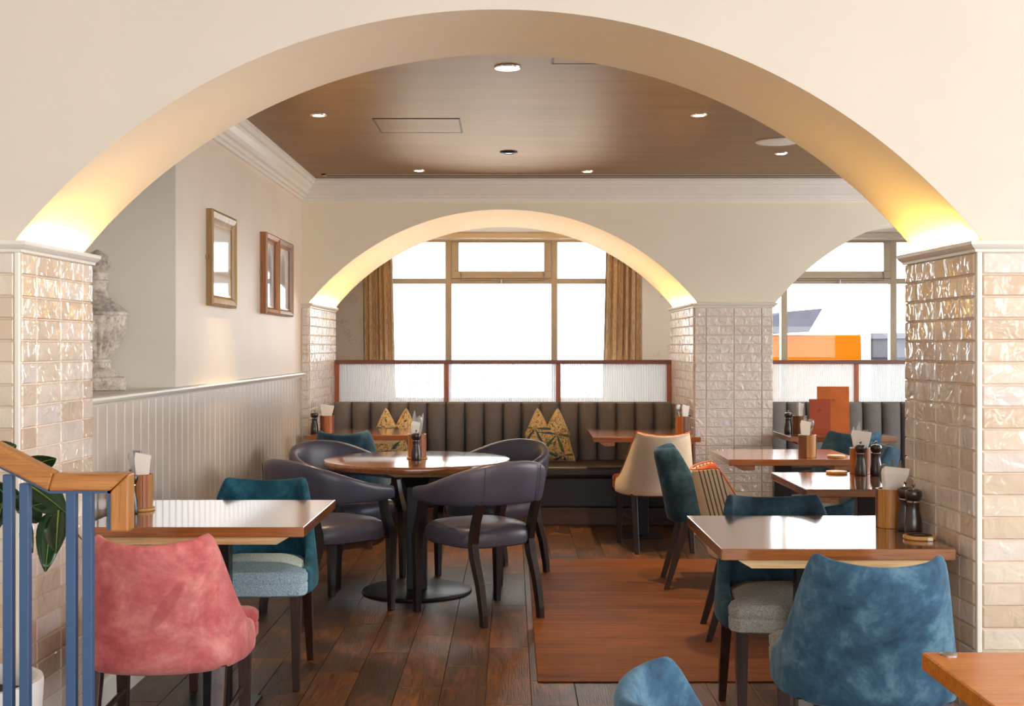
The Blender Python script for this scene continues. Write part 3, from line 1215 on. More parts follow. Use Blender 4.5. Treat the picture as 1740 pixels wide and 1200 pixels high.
def curtain(x0, x1, label, lean):
    t = thing('curtain', label, 'curtain', ((x0 + x1) / 2, WIN - 0.2, 0.25), 0)
    w = (x1 - x0)
    n = 60
    rs = []
    ztop = ZT + 0.03 - 0.25
    for z in (0.0, 0.5, 1.0, 1.5, ztop):
        k = 1 - z / ztop
        row = []
        for i in range(n + 1):
            u = i / n
            xx = -w / 2 + w * u + lean * 0.05 * k * (u if lean > 0 else (1 - u))
            ph = u * 2 * PI * 6.5
            yy = 0.035 * math.sin(ph) + 0.016 * math.sin(ph * 2.3 + 1) + 0.006 * math.sin(3 * z + ph)
            row.append((xx + 0.010 * math.cos(ph), yy))
        ring = [(a, b, z) for a, b in row] + [(a, b + 0.006, z) for a, b in reversed(row)]
        rs.append(ring)
    MB().rings(rs).build('drape', M['curtain'], t, True)
    mb = MB()
    xs = -w / 2 - 0.012 if lean > 0 else w / 2 + 0.012
    mb.rings([[(xs - 0.004, 0.03, z), (xs + 0.004 + q, 0.03, z), (xs + 0.004 + q, 0.036, z), (xs - 0.004, 0.036, z)] for z, q in ((0.1, 0.02), (0.6, 0.02), (1.3, 0.008), (ztop - 0.05, 0.002))])
    mb.build('lining_edge', M['lining'], t)


curtain(-1.385, -1.105, 'gold-brown pleated curtain on the picture-wall side of the bay window', 1)
curtain(0.865, 1.215, 'gold-brown pleated curtain beside the free-standing tiled pillar', -1)

# the world outside
o = MB().box(-14, 18, WIN + 0.2, 40, -0.6, -0.5).build('pavement', M['pavement'])
struct(o, 'pale paving outside the windows', 'ground')
t = thing('kiosk', 'orange outdoor kiosk with a tilted grey canopy seen through the window', 'kiosk', (4.75, 21, -0.5))
MB().box(-1.35, 0.86, -1, 1.5, 0, 2.08).build('kiosk_wall', M['kiosk_orange'], t, bevel=0.03)
MB().box(-1.36, 0.84, -1.06, -1.0, 1.0, 1.12).build('counter', M['menu_orange'], t)
MB().hexa([(-1.5, -1.1, 2.08), (0.0, -1.1, 2.12), (0.0, 1.4, 2.12), (-1.5, 1.4, 2.08), (-0.35, -1.1, 2.45), (0.22, -1.1, 2.5), (0.22, 1.4, 2.5), (-0.35, 1.4, 2.45)]).build('canopy', M['kiosk_grey'], t)
o = MB().box(-0.08, 0.08, -0.08, 0.08, 0, 2.1).build('post', M['kiosk_white'], loc=(5.78, 20.4, -0.5))
tag(o, 'white post outside between the orange kiosk and the grey shed', 'post')
t = thing('shed', 'grey outdoor shed beside the white post', 'shed', (7.6, 21.2, -0.5))
MB().box(-1.45, 2.0, -1, 1, 0, 2.02).build('shed_wall', M['kiosk_grey'], t, bevel=0.02)
MB().hexa([(-1.5, -1.1, 2.02), (2.1, -1.1, 2.02), (2.1, 1.1, 2.02), (-1.5, 1.1, 2.02), (-1.4, -0.3, 2.12), (2.0, -0.3, 2.12), (2.0, 0.3, 2.12), (-1.4, 0.3, 2.12)]).build('shed_roof', M['kiosk_grey'], t)


# ------------------------------------------------------------------ glazed partitions and benches
def partition(x0, x1, posts, y, label):
    t = thing('glass_partition', label, 'partition', ((x0 + x1) / 2, y, 0))
    cx = (x0 + x1) / 2
    z0, z1 = 0.86, 1.273
    MB().box(x0 - cx, x1 - cx, -0.022, 0.022, z1 - 0.034, z1).build('top_rail', M['partition_wood'], t, bevel=0.003)
    MB().box(x0 - cx, x1 - cx, -0.022, 0.022, 0.0, z0).build('bottom_rail', M['partition_wood'], t)
    for p_ in posts:
        MB().box(p_ - cx - 0.019, p_ - cx + 0.019, -0.022, 0.022, z0, z1 - 0.034).build('post', M['partition_post'], t, bevel=0.003)
    for a, b in zip(posts[:-1], posts[1:]):
        MB().box(a - cx + 0.019, b - cx - 0.019, -0.005, 0.005, z0, z1 - 0.034).build('glass_panel', M['reeded'], t)


partition(-1.48, 1.33, [-1.461, -0.548, 0.386, 1.311], 10.40, 'wood-framed reeded glass screen above the main bench, three panes wide')
partition(1.93, 4.78, [1.955, 2.875, 3.80, 4.76], 10.40, 'wood-framed reeded glass screen above the bench in the second arch')


def bench(x0, x1, label):
    t = thing('bench', label, 'bench', ((x0 + x1) / 2, 10.0, 0))
    h = (x1 - x0) / 2
    MB().box(-h, h, -0.37, 0.36, 0.0, 0.136).build('plinth', M['plinth_wood'], t, bevel=0.003)
    MB().box(-h, h, -0.36, 0.36, 0.136, 0.37).build('seat_base', M['navy_leather'], t, bevel=0.012)
    MB().box(-h, h, -0.385, 0.22, 0.36, 0.462).build('seat', M['brown_leather'], t, bevel=0.035, segs=4, smooth=True)
    MB().box(-h, h, 0.23, 0.375, 0.37, 0.915).build('back_panel', M['charcoal'], t, bevel=0.01)
    n = round((x1 - x0) / 0.1555)
    w = (x1 - x0) / n
    prof = [(-1, 0.075), (-0.9, 0.04), (-0.6, 0.008), (0, -0.004), (0.6, 0.008), (0.9, 0.04), (1, 0.075)]
    rs = []
    for z, k, dz in ((0.40, 1.0, 0.02), (0.66, 1.0, 0.0), (0.88, 1.0, 0.0), (0.918, 0.9, 0.012), (0.930, 0.6, 0.04)):
        ring = [(u * (w / 2 - 0.001), 0.165 + v * k + dz + (0.93 - z) * -0.05, z) for u, v in prof]
        ring += [((w / 2 - 0.001), 0.25, z), (-(w / 2 - 0.001), 0.25, z)]
        rs.append(ring)
    me = MB().rings(rs).mesh('channel')
    me.materials.append(M['charcoal'])
    for k in range(n):
        c = put('channel', me, M['charcoal'], t, True)
        c.location = (-h + w * (k + 0.5), 0.0, 0)
    return t


bench(-1.47, 1.318, 'long charcoal channel-back banquette under the first far arch')
bench(1.945, 4.75, 'charcoal channel-back banquette inside the second far arch')


# ------------------------------------------------------------------ scoop-back chairs
KN = [(0, -.285, .790), (.05, -.282, .791), (.10, -.272, .794), (.15, -.253, .799), (.187, -.230, .803), (.212, -.204, .809), (.230, -.176, .812), (.238, -.160, .810), (.2445, -.142, .775),
      (.252, -.112, .695), (.257, -.08, .615), (.260, -.035, .552), (.262, .005, .512), (.262, .05, .490), (.258, .10, .480), (.252, .14, .474), (.247, .165, .462)]


def shell_cols():
    right = KN
    left = [(-a, b, c) for a, b, c in KN[1:]]
    return list(reversed(left)) + list(right)


def shell_pt(x, y, z):
    s = max(0.0, z - 0.42)
    return (x * (1 - 0.56 * s), y - 0.21 * s - 0.02 * s * s, z)


def shell_ring_mesh(off0, off1, zb=0.385, lip=0.0):
    cols = shell_cols()
    n = len(cols)
    rs = []
    for i, (x, y, h) in enumerate(cols):
        x0, y0, _ = cols[max(i - 1, 0)]
        x1, y1, _ = cols[min(i + 1, n - 1)]
        d = Vector((x1 - x0, y1 - y0)).normalized()
        nx, ny = d.y, -d.x          # outward (away from the sitter)
        taper_ = 1.0
        zbi = zb
        top = h - lip
        a = (x - nx * off0 * taper_, y - ny * off0 * taper_)
        b = (x - nx * off1 * taper_, y - ny * off1 * taper_)
        ring = []
        for k in range(6):
            z = zbi + (top - 0.010 - zbi) * k / 5
            ring.append(shell_pt(a[0], a[1], z))
        m = ((a[0] + b[0]) / 2, (a[1] + b[1]) / 2)
        ring.append(shell_pt(m[0], m[1], top + 0.002))
        for k in range(5, -1, -1):
            z = zbi + (top - 0.010 - zbi) * k / 5
            ring.append(shell_pt(b[0], b[1], z))
        rs.append(ring)
    return MB().rings(rs)


def seat_poly(grow=0.0):
    hw, fw = 0.210 + grow, 0.248 + grow
    pts = [(-0.12, -0.205), (0.12, -0.205), (0.180, -0.150), (hw, -0.06), (hw, 0.10), (hw + 0.006, 0.165), (fw, 0.185), (fw, 0.235), (fw - 0.025, 0.262),
           (0.12, 0.272), (-0.12, 0.272), (-fw + 0.025, 0.262), (-fw, 0.235), (-fw, 0.185), (-hw - 0.006, 0.165), (-hw, 0.10), (-hw, -0.06), (-0.180, -0.150)]
    return pts


def seat_mesh():
    p = seat_poly()

    def sc(k, z, dy=0.0):
        return [(x * k, 0.02 + (y - 0.02) * k + dy, z) for x, y in p]
    mb = MB()
    mb.rings([sc(0.96, 0.385), sc(0.995, 0.392), sc(1.0, 0.43), sc(0.985, 0.436)])
    mb.rings([sc(0.985, 0.436), sc(1.0, 0.444), sc(1.0, 0.468), sc(0.95, 0.484), sc(0.7, 0.496), sc(0.35, 0.502)])
    return mb


_chair_cache = {}


def scoop_chair(label, loc, rz, outer, inner, seat, legs='dark_wood', stretchers=False, group=None, piping=None):
    """upholstered dining chair with a high scooped wrap-round back"""
    t = thing('dining_chair', label, 'chair', loc, rz, group)
    key = (outer, inner, seat, legs)

    def part(name, fn, mat, **kw):
        k = (name, mat)
        if k not in _chair_cache:
            me = fn().mesh(name)
            me.materials.append(M[mat])
            _chair_cache[k] = me
        return put(name, _chair_cache[k], M[mat], t, **kw)
    if outer == inner:
        part('backrest', lambda: shell_ring_mesh(0.0, 0.046, 0.375), outer, smooth=True, subd=1)
    else:
        part('back_shell', lambda: shell_ring_mesh(0.0, 0.016, 0.375), outer, smooth=True, subd=1)
        part('back_lining', lambda: shell_ring_mesh(0.014, 0.044, 0.40, 0.003), inner, smooth=True, subd=1)
    part('seat', seat_mesh, seat, smooth=True)
    if piping:
        def pip():
            pts = [Vector(shell_pt(x, y, h + 0.002)) for x, y, h in shell_cols()]
            return MB().tube(pts, 0.0036, 6)
        part('piping', pip, piping, smooth=True)
    for s in (-1, 1):
        part('leg', lambda: MB().taper((0, 0, 0), (0, 0, 0.392), 0.028, 0.044), legs, bevel=0.002).location = (s * 0.205, 0.205, 0)
        part('rear_leg', lambda: MB().path([(0, -0.10, 0), (0, -0.070, 0.10), (0, -0.035, 0.22), (0, 0.0, 0.34), (0, 0.01, 0.392)], [0.028, 0.032, 0.037, 0.042, 0.044], [0.030, 0.034, 0.040, 0.046, 0.048]), legs, bevel=0.002).location = (s * 0.190, -0.195, 0)
        if stretchers:
            part('stretcher', lambda: MB().tube([(0, -0.235, 0.215), (0, 0.19, 0.215)], 0.009, 8), legs).location = (s * 0.198, 0, 0)
    return t


R = math.radians
scoop_chair('pink velvet scoop-back chair seen from behind, tucked behind the stair railing', (-1.11, 4.05, 0), R(3), 'pink_velvet', 'pink_velvet', 'pink_velvet', stretchers=True)
scoop_chair('bright teal velvet chair with pale blue tweed seat facing the pink chair', (-1.075, 5.20, 0), R(181), 'teal_velvet', 'teal_velvet', 'blue_tweed')
scoop_chair('big steel-blue velvet chair seen from behind at the table by the tiled pillar', (1.035, 3.68, 0), R(-6), 'blue_velvet', 'blue_velvet', 'grey_tweed')
scoop_chair('slate-blue velvet chair with grey tweed seat on the far side of the marble-bright table', (1.01, 4.57, 0), R(180), 'slate_velvet', 'slate_velvet', 'grey_tweed')
scoop_chair('pale blue velvet chair cut off by the bottom edge, only its back corner showing', (0.530, 2.13, 0), R(-90), 'blue_velvet', 'blue_velvet', 'grey_tweed')
scoop_chair('dark slate velvet chair in profile between the cream chair and the striped chair', (1.18, 7.22, 0), R(-94), 'slate_velvet', 'slate_velvet', 'sand_seat')
scoop_chair('chair with orange velvet inside and charcoal-striped cloth outside', (1.225, 5.97, 0), R(-95), 'stripe', 'orange_velvet', 'orange_velvet', legs='black_wood', stretchers=True, piping='orange_velvet')
scoop_chair('cream linen chair with orange velvet lining in front of the long bench', (0.985, 8.60, 0), R(7), 'cream_linen', 'orange_velvet', 'orange_velvet', legs='black_wood', stretchers=True, piping='orange_velvet')
scoop_chair('dark teal velvet chair at the bench table in the panelled corner', (-1.14, 8.80, 0), R(-4), 'slate_velvet', 'slate_velvet', 'grey_tweed')
scoop_chair('dark blue velvet chair facing the two orange menus', (2.34, 8.78, 0), R(2), 'slate_velvet', 'slate_velvet', 'grey_tweed')
scoop_chair('blue velvet chair in profile half hidden behind two pepper mills', (1.915, 7.315, 0), R(90), 'slate_velvet', 'slate_velvet', 'grey_tweed')


# ------------------------------------------------------------------ leather tub chairs
def tub_band():
    # plan knots of the outer face of one half: x, y, top height, bottom height
    kn = [(0, -.300, .812, .590), (.07, -.296, .810, .589), (.14, -.280, .802, .588), (.20, -.250, .786, .588), (.25, -.205, .764, .587), (.282, -.150, .742, .586), (.297, -.085, .720, .585),
          (.300, -.02, .700, .584), (.298, .05, .684, .583), (.294, .11, .672, .583), (.290, .165, .664, .584), (.287, .20, .660, .587), (.284, .222, .652, .593)]
    cols = [(-a, b, c, d) for a, b, c, d in reversed(kn[1:])] + kn
    n = len(cols)
    rs = []
    for i, (x, y, h, b) in enumerate(cols):
        x0, y0 = cols[max(i - 1, 0)][:2]
        x1, y1 = cols[min(i + 1, n - 1)][:2]
        d = Vector((x1 - x0, y1 - y0)).normalized()
        nx, ny = d.y, -d.x
        th = 0.058
        lean = 0.16
        ring = []
        hh = h - b
        for o_, z in ((0.10, 0.0), (0.0, 0.10), (-0.03, 0.5), (0.02, 0.9), (0.28, 1.0), (0.72, 1.0), (1.0, 0.9), (1.03, 0.5), (1.0, 0.10), (0.88, 0.0)):
            zz = b + hh * z
            back = max(0.0, -ny) if False else max(0.0, ny * -1.0)
            lx = lean * (zz - b) * (1 if y < 0 else 0.3)
            ring.append((x - nx * th * o_ + nx * lx, y - ny * th * o_ + ny * lx, zz))
        rs.append(ring)
    return MB().rings(rs)


def tub_seat():
    pts = []
    for i in range(28):
        a = 2 * PI * i / 28
        c, s = math.cos(a), math.sin(a)
        e = 0.62
        x = math.copysign(abs(c) ** e, c)
        y = math.copysign(abs(s) ** e, s)
        w = 0.222 + 0.030 * (y + 1) / 2
        pts.append((x * w, 0.01 + y * 0.248))

    def sc(k, z):
        return [(x * k, 0.01 + (y - 0.01) * k, z) for x, y in pts]
    return MB().rings([sc(0.93, 0.372), sc(0.985, 0.380), sc(1.01, 0.405), sc(1.0, 0.440), sc(0.95, 0.462), sc(0.84, 0.476), sc(0.55, 0.486), sc(0.2, 0.489)])


def tub_chair(label, loc, rz):
    t = thing('tub_chair', label, 'chair', loc, rz, 'leather tub chairs round the round table')

    def part(name, fn, mat, **kw):
        k = ('tub', name, mat)
        if k not in _chair_cache:
            me = fn().mesh(name)
            me.materials.append(M[mat])
            _chair_cache[k] = me
        return put(name, _chair_cache[k], M[mat], t, **kw)
    part('back_band', tub_band, 'leather', smooth=True, subd=1)
    part('seat', tub_seat, 'leather', smooth=True)

    def seam():
        mb = MB()
        for s in (-1, 1):
            mb.tube([(s * 0.164, -0.276, 0.598), (s * 0.166, -0.298, 0.70), (s * 0.167, -0.303, 0.785)], 0.0028, 6)
        return mb
    part('back_seam', seam, 'leather')
    for s in (-1, 1):
        part('leg', lambda: MB().path([(0.0, 0.0, 0), (0.0, 0.0, 0.36), (0.0, 0.0, 0.40), (0.0, -0.035, 0.50), (0.0, -0.06, 0.60)], [0.028, 0.042, 0.042, 0.036, 0.036], [0.030, 0.046, 0.048, 0.044, 0.042]), 'black_wood', bevel=0.002).location = (s * 0.252, 0.215, 0)
        part('rear_leg', lambda: MB().path([(0, -0.10, 0), (0, -0.095, 0.06), (0, -0.065, 0.20), (0, -0.015, 0.33), (0, 0.0, 0.40), (0, -0.025, 0.50), (0, -0.065, 0.60)], [0.030, 0.031, 0.035, 0.038, 0.038, 0.036, 0.036], [0.034, 0.036, 0.042, 0.048, 0.048, 0.042, 0.040]), 'black_wood', bevel=0.002).location = (s * 0.172, -0.195, 0)
    return t


def face(fx, fy):
    return math.atan2(-fx, fy)


TX, TY = -0.536, 7.03
tub_chair('purple-grey leather tub chair showing its whole back, beside the red-brown floor mat', (-0.165, 6.46, 0), face(-0.57, 0.82))
tub_chair('purple-grey leather tub chair partly hidden by the teal velvet chair', (-0.965, 6.55, 0), face(0.69, 0.72))
tub_chair('purple-grey leather tub chair against the panelling, beyond the round table', (-0.985, 7.42, 0), face(0.74, -0.67))
tub_chair('leather tub chair by the bench, its top rim lit tan', (-0.115, 7.50, 0), face(-0.67, -0.74))


# ------------------------------------------------------------------ tables
def square_table(label, x0, x1, y0, y1, wood_='table_wood', rz=0.0, disc=None, group='square wooden tables', cleat='wide'):
    cx, cy = (x0 + x1) / 2, (y0 + y1) / 2
    a, b = (x1 - x0) / 2, (y1 - y0) / 2
    t = thing('dining_table', label, 'table', (cx, cy, 0), rz, group)
    MB().box(-a, a, -b, b, 0.714, 0.750).build('tabletop', M[wood_], t, bevel=0.003)
    e = 0.045
    if cleat == 'wide':
        a2, b2 = a - 0.052, b - 0.010
        MB().hexa([(-a2 + e, -b2, 0.688), (a2 - e, -b2, 0.688), (a2 - e, b2, 0.688), (-a2 + e, b2, 0.688),
                   (-a2, -b2, 0.714), (a2, -b2, 0.714), (a2, b2, 0.714), (-a2, b2, 0.714)]).build('bearer', M['pale_wood'], t)
    else:
        for sgn in (-1, 1):
            xi, xo = sgn * (a - 0.15), sgn * (a - 0.035)
            l, r, lb, rb = min(xi, xo), max(xi, xo), min(xi, xo - sgn * e), max(xi, xo - sgn * e)
            b2 = b - 0.02
            MB().hexa([(lb, -b2, 0.686), (rb, -b2, 0.686), (rb, b2, 0.686), (lb, b2, 0.686), (l, -b2, 0.714), (r, -b2, 0.714), (r, b2, 0.714), (l, b2, 0.714)]).build('bearer', M['bearer_wood'], t)
    MB().box(-0.05, 0.05, -0.03, 0.03, 0.012, 0.69).build('column', M['black_metal'], t, bevel=0.003)
    MB().box(-0.14, 0.14, -0.15, 0.15, 0.0, 0.012).build('base_plate', M['black_metal'], t, bevel=0.003)
    for dx, dy in (disc or []):
        MB().lathe([(0.018, 0.7495), (0.018, 0.7520), (0.015, 0.7530)], 24, (dx, dy)).build('number_disc', M['steel'], t, True)
    return t


square_table('square wooden table with a pale reflection at the panelling, between the pink and teal chairs', -1.513, -0.728, 4.35, 5.13, disc=[(-0.36, 0.36)])
square_table('square wooden table against the tiled pillar, between two blue velvet chairs', 0.653, 1.386, 3.88, 4.65)
square_table('square wooden table half hidden behind the near tiled pillar, with two pepper mills', 1.303, 2.05, 5.51, 6.26, cleat='pair')
square_table('square wooden table in front of the free-standing pillar, with cutlery pot and coaster', 1.215, 1.963, 6.97, 7.67, cleat='pair', disc=[(-0.34, 0.31), (-0.31, 0.31)])
square_table('square wooden bench table holding the two orange menus', 1.955, 2.70, 8.73, 9.45, cleat='pair')
square_table('square wooden bench table behind the cream linen chair', 0.570, 1.322, 8.70, 9.50, cleat='pair')
square_table('square wooden bench table in the panelled corner', -1.480, -0.740, 8.90, 9.62)
square_table('orange-toned wooden table cut off by the frame corner, with a metal number disc', 0.846, 1.62, 1.75, 2.57, 'table_orange', disc=[(-0.34, 0.385)])

t = thing('round_table', 'round wooden table on a black disc foot amid four leather tub chairs', 'table', (TX, TY, 0))
MB().lathe([(0.512, 0.712), (0.523, 0.715), (0.526, 0.722), (0.526, 0.742), (0.522, 0.749), (0.515, 0.750)], 72).build('tabletop', M['table_wood'], t, True)
MB().hexa([(-0.09, -0.40, 0.686), (0.30, -0.40, 0.686), (0.30, 0.40, 0.686), (-0.09, 0.40, 0.686), (-0.14, -0.44, 0.712), (0.34, -0.44, 0.712), (0.34, 0.40, 0.712), (-0.14, 0.40, 0.712)]).build('bearer', M['pale_wood'], t)
MB().box(-0.055, 0.055, -0.055, 0.055, 0.018, 0.70).build('column', M['black_metal'], t, bevel=0.004)
MB().lathe([(0.308, 0.0), (0.310, 0.006), (0.306, 0.014), (0.296, 0.018)], 64).build('base_disc', M['black_metal'], t, True)
MB().taper((0, 0, 0.55), (0, 0, 0.69), 0.07, 0.2, 0.07, 0.2).build('spider', M['black_metal'], t)


# ------------------------------------------------------------------ tableware
def cutlery_mesh(kind):
    mb = MB()
    L = 0.205
    if kind == 'fork':
        mb.path([(0, 0, 0), (0, 0, 0.06), (0, 0, 0.135)], [0.011, 0.008, 0.005], [0.003, 0.003, 0.0025])
        mb.path([(0, 0, 0.135), (0, 0.002, 0.148), (0, 0.003, 0.158)], [0.005, 0.018, 0.023], [0.0025, 0.002, 0.002])
        for k in range(4):
            xx = -0.0096 + k * 0.0064
            mb.path([(xx, 0.003, 0.158), (xx, 0.006, 0.185), (xx, 0.003, L)], [0.0036, 0.0032, 0.002], [0.002, 0.002, 0.0015])
    elif kind == 'knife':
        mb.path([(0, 0, 0), (0, 0, 0.07), (0, 0, 0.10)], [0.012, 0.012, 0.010], [0.006, 0.006, 0.004])
        mb.path([(0, 0, 0.10), (0.002, 0, 0.13), (0.003, 0, 0.19), (0.007, 0, 0.222)], [0.010, 0.019, 0.020, 0.003], [0.0022, 0.0018, 0.0016, 0.001])
    else:
        mb.path([(0, 0, 0), (0, 0, 0.06), (0, 0, 0.15)], [0.011, 0.008, 0.005], [0.003, 0.003, 0.0025])
        rs = []
        for z, w in ((0.150, 0.004), (0.158, 0.012), (0.170, 0.018), (0.185, 0.020), (0.198, 0.016), (0.206, 0.006)):
            rs.append([(w * math.cos(a), 0.003 + 0.0022 * math.sin(a) - 0.006 * math.cos(PI * (z - 0.178) / 0.07), z) for a in [2 * PI * j / 10 for j in range(10)]])
        mb.rings(rs)
    me = mb.mesh(kind)
    me.materials.append(M['steel'])
    return me


CUT = {k: cutlery_mesh(k) for k in ('fork', 'knife', 'spoon')}


def holder(x, y, z, where, n_staves=10, r=0.0515, h=0.128, tones=('stave_gold', 'stave_brown', 'stave_orange'), rz=0.0, napkin=(0.0, 0.06, 0.085, 0.0), cutlery=(), coaster=False):
    """turned cutlery pot of glued staves with a napkin stack and cutlery standing in it"""
    if coaster:
        c = MB().lathe([(0.056, 0.0), (0.059, 0.003), (0.059, 0.009), (0.056, 0.012)], 40).build('coaster', M['coaster_wood'], smooth=True, loc=(x, y, z))
        tag(c, 'round wooden coaster under the cutlery pot on ' + where, 'coaster')
        z += 0.0122
    t = thing('cutlery_pot', 'round striped-wood cutlery pot on ' + where, 'pot', (x, y, z), rz, 'wooden cutlery pots')
    ri = r - 0.008
    for k in range(n_staves):
        a0, a1 = 2 * PI * k / n_staves + 0.004, 2 * PI * (k + 1) / n_staves - 0.004
        q = [a0 + (a1 - a0) * j / 3 for j in range(4)]
        poly = [(r * math.cos(a), r * math.sin(a)) for a in q] + [(ri * math.cos(a), ri * math.sin(a)) for a in reversed(q)]
        MB().prism(poly, 0.0, h).build('stave', M[tones[(k * 2 + k // 2) % len(tones)]], t, bevel=0.001, segs=1)
    MB().lathe([(ri, 0.0), (ri, 0.008)], 24).build('pot_floor', M['stave_brown'], t)
    if napkin:
        dx, w, ht, tilt = napkin
        mx_ = 0.034 - min(w, 0.062) / 2
        dx = max(-mx_, min(mx_, dx))
        mb = MB()
        for k in range(3):
            yo = -0.018 + k * 0.007
            wi = min(w, 0.062) / 2
            mb.rings([[(-wi, yo, 0.010), (wi, yo, 0.010), (wi, yo + 0.005, 0.010), (-wi, yo + 0.005, 0.010)],
                      [(-wi - 0.003, yo, h), (wi + 0.003, yo, h), (wi + 0.003, yo + 0.005, h), (-wi - 0.003, yo + 0.005, h)],
                      [(-w / 2 - 0.008, yo - 0.003 + tilt, h + ht * 0.7), (w / 2 + 0.008, yo - 0.003 + tilt, h + ht * 0.6), (w / 2 + 0.008, yo + 0.003 + tilt, h + ht * 0.6), (-w / 2 - 0.008, yo + 0.003 + tilt, h + ht * 0.7)],
                      [(-w / 2 - 0.004, yo - 0.004 + tilt, h + ht - k * 0.004), (w / 2 + 0.012, yo - 0.004 + tilt, h + ht * 0.86 - k * 0.004), (w / 2 + 0.012, yo + 0.002 + tilt, h + ht * 0.86 - k * 0.004), (-w / 2 - 0.004, yo + 0.002 + tilt, h + ht - k * 0.004)]])
        o = mb.build('napkin_stack', M['napkin'], loc=(x, y, z))
        o.rotation_euler = (0, 0, rz)
        me2 = o.data
        for v in me2.vertices:
            v.co.x += dx
        tag(o, 'white folded napkins in the pot on ' + where, 'napkins')
    # the pieces fan out side by side behind the napkins
    items = sorted(cutlery, key=lambda q: q[1])
    lo_, hi_ = -0.026, 0.026
    if napkin and napkin[1] < 0.06:
        if napkin[0] < 0:
            lo_ = min(napkin[0] + napkin[1] / 2 - 0.004, 0.004)
        else:
            hi_ = max(napkin[0] - napkin[1] / 2 + 0.004, -0.004)
    wide = not (napkin and napkin[1] < 0.06)
    to_wall = -1 if 'corner' in where else 1
    for i_, item in enumerate(items):
        kind, dx, dy, ax, ay, az, lift = item[:7]
        sx = (lo_ + hi_) / 2 if len(items) == 1 else lo_ + (hi_ - lo_) * i_ / (len(items) - 1)
        sy = (0.006, 0.0265, 0.016)[i_ % 3]
        rim, foot = Vector((sx, sy)), Vector((sx * 0.35, sy))
        rim = Matrix.Rotation(rz, 2) @ rim
        foot = Matrix.Rotation(rz, 2) @ foot
        run = (rim - foot) / h
        o = bpy.data.objects.new(kind, CUT[kind])
        COL.objects.link(o)
        o.location = (x + foot.x, y + foot.y, z + 0.012 + max(0.0, lift))
        o.rotation_euler = (Matrix.Rotation(math.atan(run.x), 3, 'Y') @ Matrix.Rotation(-math.atan(run.y), 3, 'X') @ Matrix.Rotation(rz, 3, 'Z')).to_euler()
        same = [q for q in items if q[0] == kind]
        note = ' ' + item[7] if len(item) > 7 else ''
        if len(same) > 1 and not note:
            k_ = [q is item for q in same].index(True)
            towards = (to_wall > 0) if wide else (napkin[0] > 0)      # does +x lead to the thing named below
            rank = len(same) - 1 - k_ if towards else k_
            ref = ('the tiles' if wide else 'the napkins')
            note = (' beside ' + ref) if rank == 0 else (' away from ' + ref) if rank == len(same) - 1 else ' between two alike'
        tag(o, {'fork': 'steel fork', 'knife': 'steel knife', 'spoon': 'steel spoon'}[kind] + note + ' in the pot on ' + where, 'cutlery', 'cutlery in the pot on ' + where)
    return t


def mill(x, y, z, label, s=1.0):
    t = thing('pepper_mill', label, 'pepper mill', (x, y, z), 0, 'dark wooden pepper mills')
    pr = [(0.0275, 0.0), (0.0290, 0.004), (0.0285, 0.03), (0.0255, 0.055), (0.0205, 0.080), (0.0195, 0.098), (0.0215, 0.108)]
    MB().lathe([(r * s, zz * s) for r, zz in pr], 28).build('mill_body', M['mill_wood'], t, True)
    MB().lathe([(0.0225 * s, 0.108 * s), (0.0228 * s, 0.112 * s)], 28).build('mill_ring', M['chrome'], t, True)
    MB().lathe([(r * s, zz * s) for r, zz in [(0.019, 0.112), (0.023, 0.116), (0.0275, 0.128), (0.0285, 0.138), (0.026, 0.146), (0.015, 0.151), (0.004, 0.152)]], 28).build('mill_head', M['mill_wood'], t, True)
    MB().lathe([(r * s, zz * s) for r, zz in [(0.0028, 0.150), (0.0028, 0.159), (0.006, 0.163), (0.0068, 0.166), (0.004, 0.169)]], 14).build('mill_knob', M['chrome'], t, True)
    return t


def coaster(x, y, z, label, printed=False):
    t = thing('coaster', label, 'coaster', (x, y, z))
    MB().lathe([(0.049, 0.0), (0.052, 0.003), (0.052, 0.011), (0.050, 0.013)], 40).build('coaster_disc', M['coaster_wood'], t, True)
    if printed:
        MB().lathe([(0.041, 0.0128), (0.040, 0.0136)], 36).build('print_disc', M['black_print'], t)
        MB().box(0.010, 0.026, -0.0535, -0.0475, 0.001, 0.0115).build('white_tab', M['napkin'], t)
        MB().box(-0.018, 0.018, -0.004, 0.002, 0.0136, 0.0140).build('print_line', M['steel'], t)
    else:
        MB().lathe([(0.046, 0.0128), (0.044, 0.0134)], 36).build('rim_inlay', M['pale_wood'], t, True)
    return t


TZ = 0.7505
A = R
# table by the pillar
holder(1.328, 4.36, TZ, 'the table by the near pillar', rz=0.3, h=0.134, r=0.053, napkin=(0.0, 0.082, 0.082, -0.012),
       cutlery=[('knife', 0.024, 0.02, A(6), A(14), 0.3, 0.0), ('knife', 0.03, 0.0, A(2), A(8), 1.2, -0.004), ('fork', -0.02, 0.02, A(-6), A(-22), 0.2, -0.01), ('spoon', 0.012, 0.026, A(-4), A(4), 0.4, -0.03)])
mill(1.352, 4.19, TZ, 'dark wooden pepper mill in front of its twin on the pillar-side table')
mill(1.348, 4.262, TZ, 'dark wooden pepper mill half hidden between its twin and the cutlery pot')
coaster(1.338, 4.085, TZ, 'round wooden coaster with black printed top in front of the pepper mill', True)
